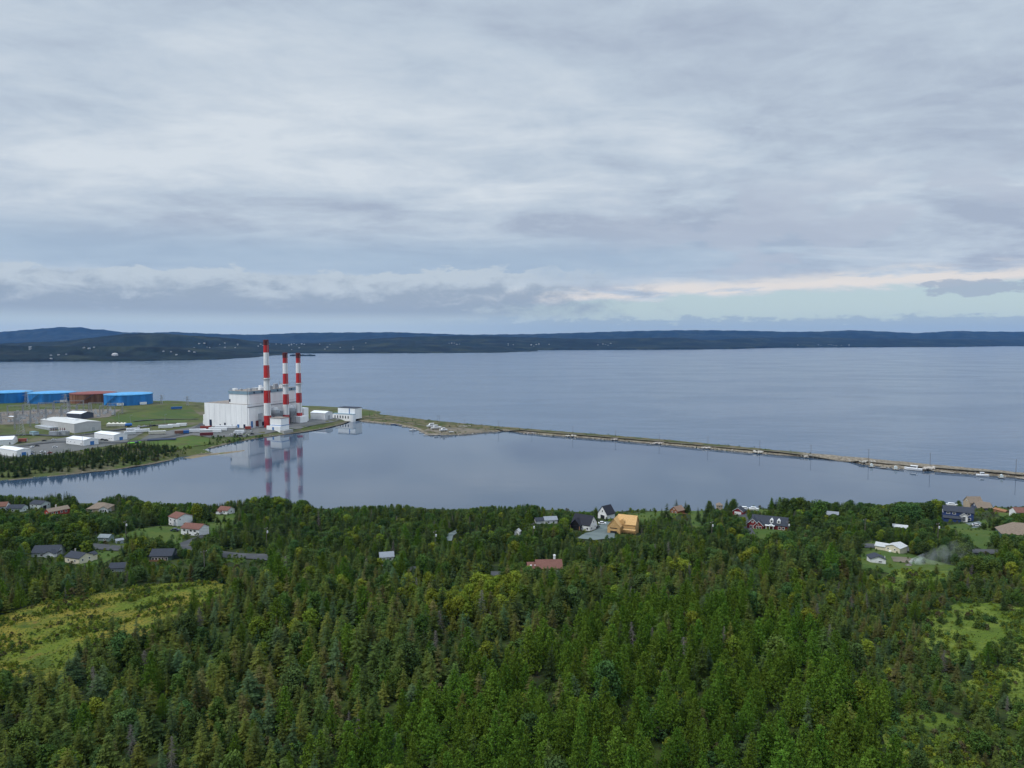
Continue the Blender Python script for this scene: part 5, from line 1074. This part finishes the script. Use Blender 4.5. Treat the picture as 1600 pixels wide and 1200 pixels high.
for j, H in enumerate((7.5, 6.5, 8.0)): PROTO['dead_tree'].append(('grey', ('bare', 'thin', 'bristly')[j], H, dead_crown(500 + j, H, 1.7), trunk(H, .11, BARKG)))
def shrub_mesh(seed, m):
    me, _ = broad(seed, 1.2, .8, m, 7, 26, .13, .05); return me
SHRUBS = [shrub_mesh(600, L_BROAD), shrub_mesh(601, L_BRIGHT), shrub_mesh(602, L_DEEP), shrub_mesh(603, leafm('heath_brown', (.058, .055, .026), (.095, .085, .042))), shrub_mesh(604, leafm('fern_yellow_green', (.085, .13, .014), (.15, .18, .025)))]

def inpoly(poly, px, py):
    c = False; n = len(poly)
    for i in range(n):
        (ax, ay), (bx_, by) = poly[i], poly[(i + 1) % n]
        if (ay > py) != (by > py) and px < (bx_ - ax) * (py - ay) / (by - ay) + ax: c = not c
    return c
Z_LARCH = [(430, 1260), (560, 1165), (690, 1105), (850, 1015), (950, 965), (1120, 955), (1290, 990), (1330, 1060), (1390, 1125), (1400, 1330), (430, 1330)]
Z_BROAD = [([(-150, 790), (178, 800), (190, 872), (-150, 878)], .75), ([(640, 945), (700, 925), (805, 912), (815, 955), (700, 975)], .75), ([(470, 815), (640, 815), (640, 872), (480, 872)], .45), ([(1232, 790), (1750, 790), (1750, 930), (1505, 935), (1430, 875), (1330, 850), (1232, 855)], .7),
           ([(380, 770), (480, 775), (480, 812), (380, 812)], .6), ([(720, 800), (890, 800), (890, 872), (720, 872)], .5), ([(1085, 815), (1250, 825), (1250, 870), (1085, 868)], .55), ([(200, 780), (340, 785), (340, 812), (200, 825)], .55), ([(-100, 1050), (260, 1040), (330, 1260), (-100, 1260)], .2), ([(410, 1150), (330, 1100), (400, 1030), (520, 1060), (520, 1140)], .18)]
Z_RIGHT = [(1235, 905), (1340, 900), (1510, 905), (1760, 900), (1760, 1290), (1420, 1290), (1400, 1120), (1340, 1050), (1290, 985)]
SKY = [(-200, 780), (0, 772), (20, 774), (60, 776), (80, 769), (105, 763), (116, 775), (125, 789), (150, 785), (168, 775), (195, 769), (215, 781), (240, 785), (280, 787), (300, 785), (330, 788), (355, 783), (385, 778), (400, 773), (425, 775), (450, 779), (480, 783), (500, 797), (515, 795), (530, 791), (600, 789), (620, 787), (650, 792), (690, 797), (720, 795), (740, 793), (760, 791), (780, 790), (800, 792), (818, 786), (850, 792), (860, 803), (875, 793), (888, 800), (925, 801), (932, 790), (940, 801), (965, 812), (985, 812), (1030, 806), (1040, 780), (1070, 777), (1082, 797), (1100, 786), (1120, 775), (1146, 774), (1152, 798), (1165, 799), (1200, 799), (1205, 777), (1240, 775), (1275, 780), (1300, 786), (1330, 782), (1345, 785), (1380, 790), (1400, 784), (1440, 786), (1470, 780), (1490, 782), (1505, 783), (1518, 800), (1540, 800), (1560, 789), (1580, 802), (1600, 800), (1800, 795)]
TREES = []      # (kind, variant, x, y, z, scale, rot)
def allowed(kind, H, s, x, y, z, wid):
    """shrink a tree until it stays clear of the houses and the shoreline's outline; None if it cannot"""
    for _ in range(14):
        px, py, w = project((x, y, z + H * s)); hw = wid * s * F / w; ok = True
        if y > shore_y(x) - 170:
            if py < float(np.interp(px, *zip(*SKY))) - 1.0: ok = False
        if ok:
            for x0, y0, x1, y1, dd in KEEP:
                if y < dd and px + hw > x0 and px - hw < x1 and py < y1 - 1.0: ok = False; break
        if ok: return s
        s *= .88
        if s < .36: return None
    return None
EXCL = [(meadow, 1.0)] + [(l, 1.0) for l in lawns] + [(d, 2.0) for d in drives]
PV = np.array([2, 2, 1.6, 1.7, 1.6, 1.2, .8, .8, .5, .6, .5, .6, .5, .5, .4]); PV = PV / PV.sum()
def forest():
    cell = 3.2; r = np.random.default_rng(99)
    ys = np.arange(104, 540, cell); cand = []
    for y in ys:
        xm = .86 * y + 20; xs = np.arange(-xm, xm, cell); cand.append(np.stack([xs + r.uniform(-.42, .42, xs.size) * cell, y + r.uniform(-.42, .42, xs.size) * cell], 1))
    C = np.concatenate(cand); C = C[(shore_y(C[:, 0]) - C[:, 1]) > 4]
    dist = {}
    road = polydist(ROADP, C[:, 0], C[:, 1]); keep = road < 0
    for pl, mg in EXCL: keep &= polydist(pl, C[:, 0], C[:, 1]) < -mg * .4
    for fx, fy, fr in FOOT: keep &= np.hypot(C[:, 0] - fx, C[:, 1] - fy) > fr
    bogd = np.max([polydist(b, C[:, 0], C[:, 1]) for b in bogs], 0)
    C = C[keep]; bogd = bogd[keep]; Z = Hn(C[:, 0], C[:, 1]); dens = np.sin(C[:, 0] * .06 + 1) * np.cos(C[:, 1] * .05) + .5 * np.sin(C[:, 0] * .13 + C[:, 1] * .11)
    for (x, y), z, bd, dn in zip(C, Z, bogd, dens):
        px, py, _ = project((x, y, z)); u = r.random(); right = inpoly(Z_RIGHT, px, py)
        pb = 0.15 + .15 * (dn > .4); 
        for pl, v in Z_BROAD:
            if inpoly(pl, px, py): pb = v; break
        larchz = inpoly(Z_LARCH, px, py)
        if bd > 0:
            if r.random() > .10: continue
            kind = 'spruce_tree' if u < .72 else 'dead_tree' if u < .84 else 'broadleaf_tree'; sc = r.uniform(.3, .75)
        elif right:
            if r.random() > .80 - .2 * (dn > .3): continue
            kind = 'spruce_tree' if u < .84 else 'dead_tree' if u < .875 else 'broadleaf_tree' if u < .95 else 'larch_tree'; sc = r.uniform(.42, .82)
        elif larchz:
            if r.random() > .60: continue
            kind = 'larch_tree' if u < .78 else 'spruce_tree' if u < .96 else 'dead_tree' if u < .975 else 'broadleaf_tree'; sc = float(np.clip(r.normal(.98, .18), .5, 1.35))
        else:
            if u < pb: kind = 'broadleaf_tree'
            else: kind = 'spruce_tree' if r.random() < .93 else ('larch_tree' if r.random() < .80 else 'dead_tree')
            if kind == 'broadleaf_tree' and r.random() > .42: continue
            if kind == 'spruce_tree' and r.random() > .88: continue
            sc = float(np.clip(r.normal(.92, .22), .45, 1.4)) * (1 + .12 * dn)
            if kind == 'broadleaf_tree': sc = r.uniform(.6, 1.1)
        n = len(PROTO[kind]); v = int(r.integers(n))
        if kind == 'spruce_tree': v = int(r.choice(n, p=PV))
        if kind == 'spruce_tree' and not right and bd < 0 and r.random() < (.86 if y > 300 else .6 if y > 255 else 0): v = int(r.choice([12, 13, 14, 0, 1, 13]))
        if kind == 'broadleaf_tree' and 630 < px < 830 and 905 < py < 980: v = int(r.choice([2, 4, 2]))
        elif kind == 'broadleaf_tree' and v in (2, 4) and r.random() < .45: v = int(r.choice([0, 1, 3, 5]))
        H = PROTO[kind][v][2]; s = allowed(kind, H, sc, x, y, z, 1.8 if kind != 'broadleaf_tree' else 2.6)
        if s is None: continue
        TREES.append((kind, v, x, y, z, s, r.uniform(0, 6.28)))
    # the row of trees whose tips draw the outline against the pond
    px = -100.0
    while px < 1700:
        tgt = float(np.interp(px, *zip(*SKY))) + abs(r.normal(0, 1.6)); bz = any(inpoly(pl, px, tgt + 22) for pl, v in Z_BROAD if v > .5)
        kind = 'broadleaf_tree' if bz and r.random() < .5 else 'spruce_tree'
        for _ in range(12):
            yb = float(shore_y((px - 800) / F * 450)) - r.uniform(6, 105); x = (px - 800) / F * yb; z = float(Hn(x, yb)); dd = ray(px, tgt); ztip = CZ + dd[2] * yb / dd[1]; hgt = ztip - z
            if 3.0 < hgt < 14.5: break
        else: px += 5; continue
        if min(np.hypot(x - fx, yb - fy) - fr for fx, fy, fr in FOOT) > 0 and all(polydist(d, x, yb)[0] < 0 for d in drives):
            v = int(r.integers(len(PROTO[kind]))) if kind == 'broadleaf_tree' else int(r.choice([13, 14, 12, 0, 1, 13])); H = PROTO[kind][v][2]
            s = allowed(kind, H, hgt / H, x, yb, z, 1.2)
            if s: TREES.append((kind, v, x, yb, z, s, r.uniform(0, 6.28)))
        px += r.uniform(3.5, 7.5)
    # trees close along the near side of the coast road
    for off_ in (-5.2, -7.4, -9.8):
        for (x, y) in offset(ROADC, off_):
            for q in (0, 1):
                xx, yy = x + r.uniform(-3, 3), y + r.uniform(-1, 1); z = float(Hn(xx, yy)); px, py, _ = project((xx, yy, z))
                if 338 < px < 428 or 1515 < px < 1556 or polydist(ROADP, xx, yy)[0] > 0: continue
                if min(np.hypot(xx - fx, yy - fy) - fr for fx, fy, fr in FOOT) < 0 or any(polydist(d, xx, yy)[0] > 0 for d in lawns + drives): continue
                kind = 'spruce_tree' if r.random() < .7 else 'broadleaf_tree'; v = int(r.choice([0, 1, 3, 4, 5, 2])); s = allowed(kind, PROTO[kind][v][2], r.uniform(.75, 1.15), xx, yy, z, 1.8)
                if s: TREES.append((kind, v, xx, yy, z, s, r.uniform(0, 6.28)))
    # conifers on the headland across the pond
    hp = gpoly([(-70, 742), (-70, 724), (40, 718), (110, 712), (170, 704), (225, 696), (262, 700), (272, 706), (262, 716), (212, 727), (140, 735), (60, 743), (0, 748)], Hh)
    xs, ys2 = np.meshgrid(np.arange(-560, -300, 4.4), np.arange(560, 800, 4.4)); xs = xs.ravel() + r.uniform(-2, 2, xs.size); ys2 = ys2.ravel() + r.uniform(-2, 2, ys2.size)
    ok = (polydist(hp, xs, ys2) > 0) & (r.random(xs.size) < .9); zz = Hh(xs, ys2)
    for x, y, z, o in zip(xs, ys2, zz, ok):
        if o: TREES.append(('spruce_tree', int(r.choice([12, 13, 14, 12, 0, 13])), x, y, z, r.uniform(.5, 1.15), r.uniform(0, 6.28)))
forest()
def tree_object(kind, v, x, y, z, s, rot, label, group):
    tone, shape, H, cm, tm = PROTO[kind][v]; t = thing(kind, label, 'tree', (x, y, z - .15), rot, group); sx = s * (1 + .16 * math.sin(x * 7 + y)); t.scale = (sx, sx, s); t.rotation_euler[0] = .07 * math.sin(x * 3.1); t.rotation_euler[1] = .07 * math.cos(y * 2.7)
    part('trunk', tm, t); part('crown', cm, t); return t
WORD = {'spruce_tree': 'spruce', 'larch_tree': 'larch', 'broadleaf_tree': 'broadleaf tree', 'dead_tree': 'dead tree'}
def scatter(name, pts, meshes, label):
    """what is left of a kind: one object whose copies hang on the points of its own mesh"""
    me = bpy.data.meshes.new(name); me.from_pydata([(p[1], p[2], p[3]) for p in pts], [], [])
    for an, ty in (('variant', 'INT'), ('turn', 'FLOAT'), ('lean_x', 'FLOAT'), ('lean_y', 'FLOAT'), ('size', 'FLOAT_VECTOR')): me.attributes.new(an, ty, 'POINT')
    me.attributes['variant'].data.foreach_set('value', [int(p[0]) for p in pts]); me.attributes['turn'].data.foreach_set('value', [float(p[5]) for p in pts])
    for an, f_ in (('lean_x', math.sin), ('lean_y', math.cos)): me.attributes[an].data.foreach_set('value', [.07 * f_(p[1] * 3.1 + p[2]) for p in pts])
    me.attributes['size'].data.foreach_set('vector', [float(k) for p in pts for k in (p[4] * (1 + .16 * math.sin(p[1] * 7 + p[2])), p[4] * (1 + .16 * math.sin(p[1] * 7 + p[2])), p[4])])
    o = bpy.data.objects.new(name, me); COL.objects.link(o); tag(o, label, None, None, 'stuff')
    for m in meshes:
        for k in m.materials: 
            if k.name not in me.materials: me.materials.append(k)
    ng = bpy.data.node_groups.new(name, 'GeometryNodeTree'); ng.interface.new_socket('Geometry', in_out='INPUT', socket_type='NodeSocketGeometry'); ng.interface.new_socket('Geometry', in_out='OUTPUT', socket_type='NodeSocketGeometry')
    N, L = ng.nodes, ng.links; gi = N.new('NodeGroupInput'); go = N.new('NodeGroupOutput'); iop = N.new('GeometryNodeInstanceOnPoints'); jn = N.new('GeometryNodeJoinGeometry')
    for m in reversed(meshes):
        src = bpy.data.objects.new(name + '_source', m); oi = N.new('GeometryNodeObjectInfo'); oi.inputs['Object'].default_value = src; oi.inputs['As Instance'].default_value = False
        g2 = N.new('GeometryNodeGeometryToInstance'); L.new(oi.outputs['Geometry'], g2.inputs[0]); L.new(g2.outputs[0], jn.inputs[0])
    def attr(nm, ty): a = N.new('GeometryNodeInputNamedAttribute'); a.data_type = ty; a.inputs['Name'].default_value = nm; return a.outputs['Attribute']
    cx = N.new('ShaderNodeCombineXYZ'); L.new(attr('turn', 'FLOAT'), cx.inputs[2]); er = N.new('FunctionNodeEulerToRotation'); L.new(attr('lean_x', 'FLOAT'), cx.inputs[0]); L.new(attr('lean_y', 'FLOAT'), cx.inputs[1]); L.new(cx.outputs[0], er.inputs[0])
    L.new(gi.outputs[0], iop.inputs['Points']); L.new(jn.outputs[0], iop.inputs['Instance']); iop.inputs['Pick Instance'].default_value = True
    L.new(attr('variant', 'INT'), iop.inputs['Instance Index']); L.new(er.outputs[0], iop.inputs['Rotation']); L.new(attr('size', 'FLOAT_VECTOR'), iop.inputs['Scale']); L.new(iop.outputs[0], go.inputs[0])
    md = o.modifiers.new('scatter', 'NODES'); md.node_group = ng; return o
def joined(tm, cm):
    b = bmesh.new(); b.from_mesh(cm); n = len(b.faces); b.from_mesh(tm); b.faces.ensure_lookup_table()
    for f in b.faces[n:]: f.material_index = 1
    me = bpy.data.meshes.new('tree'); b.to_mesh(me); b.free(); me.materials.append(cm.materials[0]); me.materials.append(tm.materials[0]); return me
def place_trees():
    used = set()
    for kind in PROTO:
        mine = [t for t in TREES if t[0] == kind]; rank = []
        for i, t in enumerate(mine):
            H = PROTO[kind][t[1]][2] * t[5]; px, py, w = project((t[2], t[3], t[4] + H * .9)); inside = 2 < px < 1598 and py < 1188
            rank.append((-(H * F / w) if inside else 1e6 + w, i, px, py))
        rank.sort(); single = {i for q, i, a, b_ in rank[:300] if q < 1e5}
        for q, i, px, py in rank[:300]:
            if q > 1e5: continue
            k, v, x, y, z, s, rot = mine[i]; tone, shape = PROTO[k][v][:2]; H = PROTO[k][v][2] * s
            size = ('tall ' if H > 8.6 else 'short ' if H < 5.5 else 'mid-height '); lab = f'{size}{shape} {tone} {WORD[k]} in the woods, {px / 16:.1f} % across and {py / 12:.1f} % down'
            if lab in used: lab = lab.replace('in the woods', 'among the woods')
            used.add(lab); tree_object(k, v, x, y, z, s, rot, lab, {'spruce_tree': 'spruces of the wood', 'larch_tree': 'bright larches of the lower wood', 'broadleaf_tree': 'broadleaf trees of the wood', 'dead_tree': 'dead grey trees in the wood'}[k])
        rest = [(t[1], t[2], t[3], t[4] - .15, t[5], t[6]) for i, t in enumerate(mine) if i not in single]
        if rest: scatter(WORD[kind].replace(' ', '_').replace('_tree', '') + '_forest', rest, [joined(p[4], p[3]) for p in PROTO[kind]], f'{WORD[kind]}s of the wood too many to count')
place_trees()
for lb, px, py, v, s in [('lone dark spruce on the headland bank below the trailers', 328, 694, 1, .95), ('small round dark spruce at the inlet corner of the headland', 355.5, 696, 4, .55)]:
    p = G(px, py, Hh); tree_object('spruce_tree', v, *p, s, 1.0, lb, 'lone trees of the headland')
def brush():
    r = np.random.default_rng(5); pts = []
    def fill(poly, n, pv, lo, hi, H=Hn, lift=0.0, thr=-.7):
        A = np.array(poly); x = r.uniform(A[:, 0].min(), A[:, 0].max(), n * 3); y = r.uniform(A[:, 1].min(), A[:, 1].max(), n * 3); k = np.where(polydist(poly, x, y) > .3)[0][:n]
        cl = np.sin(x * .21 + 2) * np.cos(y * .19) + .6 * np.sin(x * .43 - y * .37); z = np.atleast_1d(H(x, y))
        for i in k:
            if cl[i] + r.normal(0, .4) < thr: continue
            pts.append((int(r.choice(5, p=pv)), x[i], y[i], z[i] + lift, r.uniform(lo, hi), r.uniform(0, 6.28)))
    fill(meadow, 4200, [.26, .24, .10, .14, .26], .18, 1.05, thr=.15); 
    fill(meadow, 7000, [.22, .26, .06, .10, .36], .12, .38, thr=-.9)
    for b in bogs: fill(b, 900, [.22, .30, .08, .04, .36], .12, .4, thr=-.6)
    for b in bogs: fill(b, 520, [.22, .30, .12, .04, .32], .2, .95, thr=.1)
    for l in lawns: fill(l, 40, [.4, .2, .3, .05, .05], .5, 1.3)
    allp = [(-.84 * y, y) for y in (100, 480)] + [(.84 * y, y) for y in (470, 100)]
    A = np.array(allp); n = 15000; y = r.uniform(100, 475, n); x = r.uniform(-1, 1, n) * .84 * y; ok = polydist(ROADP, x, y) < -1
    for d in drives + lawns + [meadow]: ok &= polydist(d, x, y) < 0
    for fx, fy, fr in FOOT: ok &= np.hypot(x - fx, y - fy) > fr
    ok &= (shore_y(x) - y) > 2; z = Hn(x, y)
    for i in np.where(ok)[0]: pts.append((int(r.choice(5, p=[.34, .14, .34, .08, .10])), x[i], y[i], z[i], r.uniform(.6, 1.9), r.uniform(0, 6.28)))
    fill(gpoly([(-60, 742), (-60, 716), (60, 714), (190, 696), (300, 700), (345, 697), (400, 687), (430, 682), (330, 684), (290, 712), (215, 729)], Hh), 900, [.4, .1, .3, .15, .05], .8, 2.6, Hh)
    fill([tuple(q) for q in SPIT], 1500, [.45, .1, .25, .2, 0], .4, 1.3, Hs)
    pts2 = [p for p in pts if not (p[2] > 560 and p[1] > 295)]
    scatter('undergrowth', pts2, SHRUBS, 'low shrubs ferns and heath in the clearings and between trunks')
brush()
def shore_rocks():
    r = np.random.default_rng(8); pts = []
    def edge(poly, n, spread, H, lo, hi):
        A = np.array(poly); nx = np.roll(A, -1, 0); seg = np.hypot(*(nx - A).T); pr = seg / seg.sum()
        for _ in range(n):
            i = int(r.choice(len(A), p=pr)); q = A[i] + (nx[i] - A[i]) * r.random() + r.normal(0, spread, 2); z = float(np.atleast_1d(H(q[0], q[1]))[0])
            if -.4 < z < 2.2: pts.append((0, q[0], q[1], z, r.uniform(lo, hi), r.uniform(0, 6.28)))
    edge(SPIT, 3200, 2.6, Hs, .25, .95); edge(HEAD[:22], 1500, 3.0, Hh, .3, 1.1)
    scatter('shore_rocks', pts, [ROCK], 'loose stones along the waterline of the spit and headland')
shore_rocks()
# ------------------------------------------------------------------ smoke of a yard fire
def smoke():
    p = G(1420, 884); b = MB(); n = 14; ring = 12; vs = []; fs = []
    for k in range(n):
        t = k / (n - 1); c = Vector((30 * t ** 1.2, 5 * t, 1.2 + 3.2 * t ** .8)); rad = (0.6 + 5.6 * t ** .8) * (1 if k < n - 1 else .35)
        for j in range(ring):
            a = 2 * math.pi * j / ring; q = rad * (1 + .22 * math.sin(3 * a + 5 * t)); vs.append((c.x + .35 * q * math.cos(a), c.y + q * math.cos(a) * .9, c.z + q * math.sin(a)))
    for k in range(n - 1):
        for j in range(ring): fs.append((k * ring + j, k * ring + (j + 1) % ring, (k + 1) * ring + (j + 1) % ring, (k + 1) * ring + j))
    fs += [tuple(range(ring - 1, -1, -1)), tuple((n - 1) * ring + j for j in range(ring))]
    b.add(vs, fs)
    m = bpy.data.materials.new('smoke_air'); m.use_nodes = True; t = NT(m.node_tree); t.n.remove(t.n['Principled BSDF']); v = t.node('ShaderNodeVolumePrincipled'); v.inputs['Color'].default_value = (.90, .96, 1.0, 1)
    co = t.node('ShaderNodeTexCoord').outputs['Object']; x, y, z = t.sep(co); nz = t.noise(co, .32, 4, .6, .6)
    fade = t.m('ADD', t.m('MULTIPLY', t.ss(x, 7, 0), .60), t.m('MULTIPLY', t.ss(x, 32, 4), .060))
    t.l.new(t.m('MULTIPLY', fade, t.ss(nz, .36, .66)), v.inputs['Density']); t.l.new(v.outputs[0], t.n['Material Output'].inputs['Volume'])
    tag(b.build('smoke', m, None, p, 0), 'thin bluish smoke drifting from a yard fire beside the cream house', None, None, 'stuff')
    e = thing('bonfire', 'small ash heap of the smoking yard fire beside the cream house', 'bonfire', p); b = MB(); b.ring([(1.5, -.2), (1.1, .3), (.4, .7), (.1, .8)], 10); b.build('ash', mat('ash', (.16, .155, .15), .95, .3, 2), e)
    b = MB()
    for k in range(6): a = k * 1.05; b.tube((1.6 * math.cos(a), 1.6 * math.sin(a), .05), (.2 * math.cos(a + .4), .2 * math.sin(a + .4), .9), .09, n=5)
    b.build('logs', PWOOD, e)
smoke()
# ------------------------------------------------------------------ haze over the bay
def haze():
    b = MB(); b.box((0, 8950, 218), (30000, 19500, 448), 0)
    m = bpy.data.materials.new('haze_air'); m.use_nodes = True; t = NT(m.node_tree)
    t.n.remove(t.n['Principled BSDF']); v = t.node('ShaderNodeVolumePrincipled')
    v.inputs['Color'].default_value = (.13, .40, .97, 1); v.inputs['Density'].default_value = 1.5e-5; v.inputs['Anisotropy'].default_value = 0.0
    t.l.new(v.outputs[0], t.n['Material Output'].inputs['Volume'])
    tag(b.build('haze', m), kind='stuff')
haze()
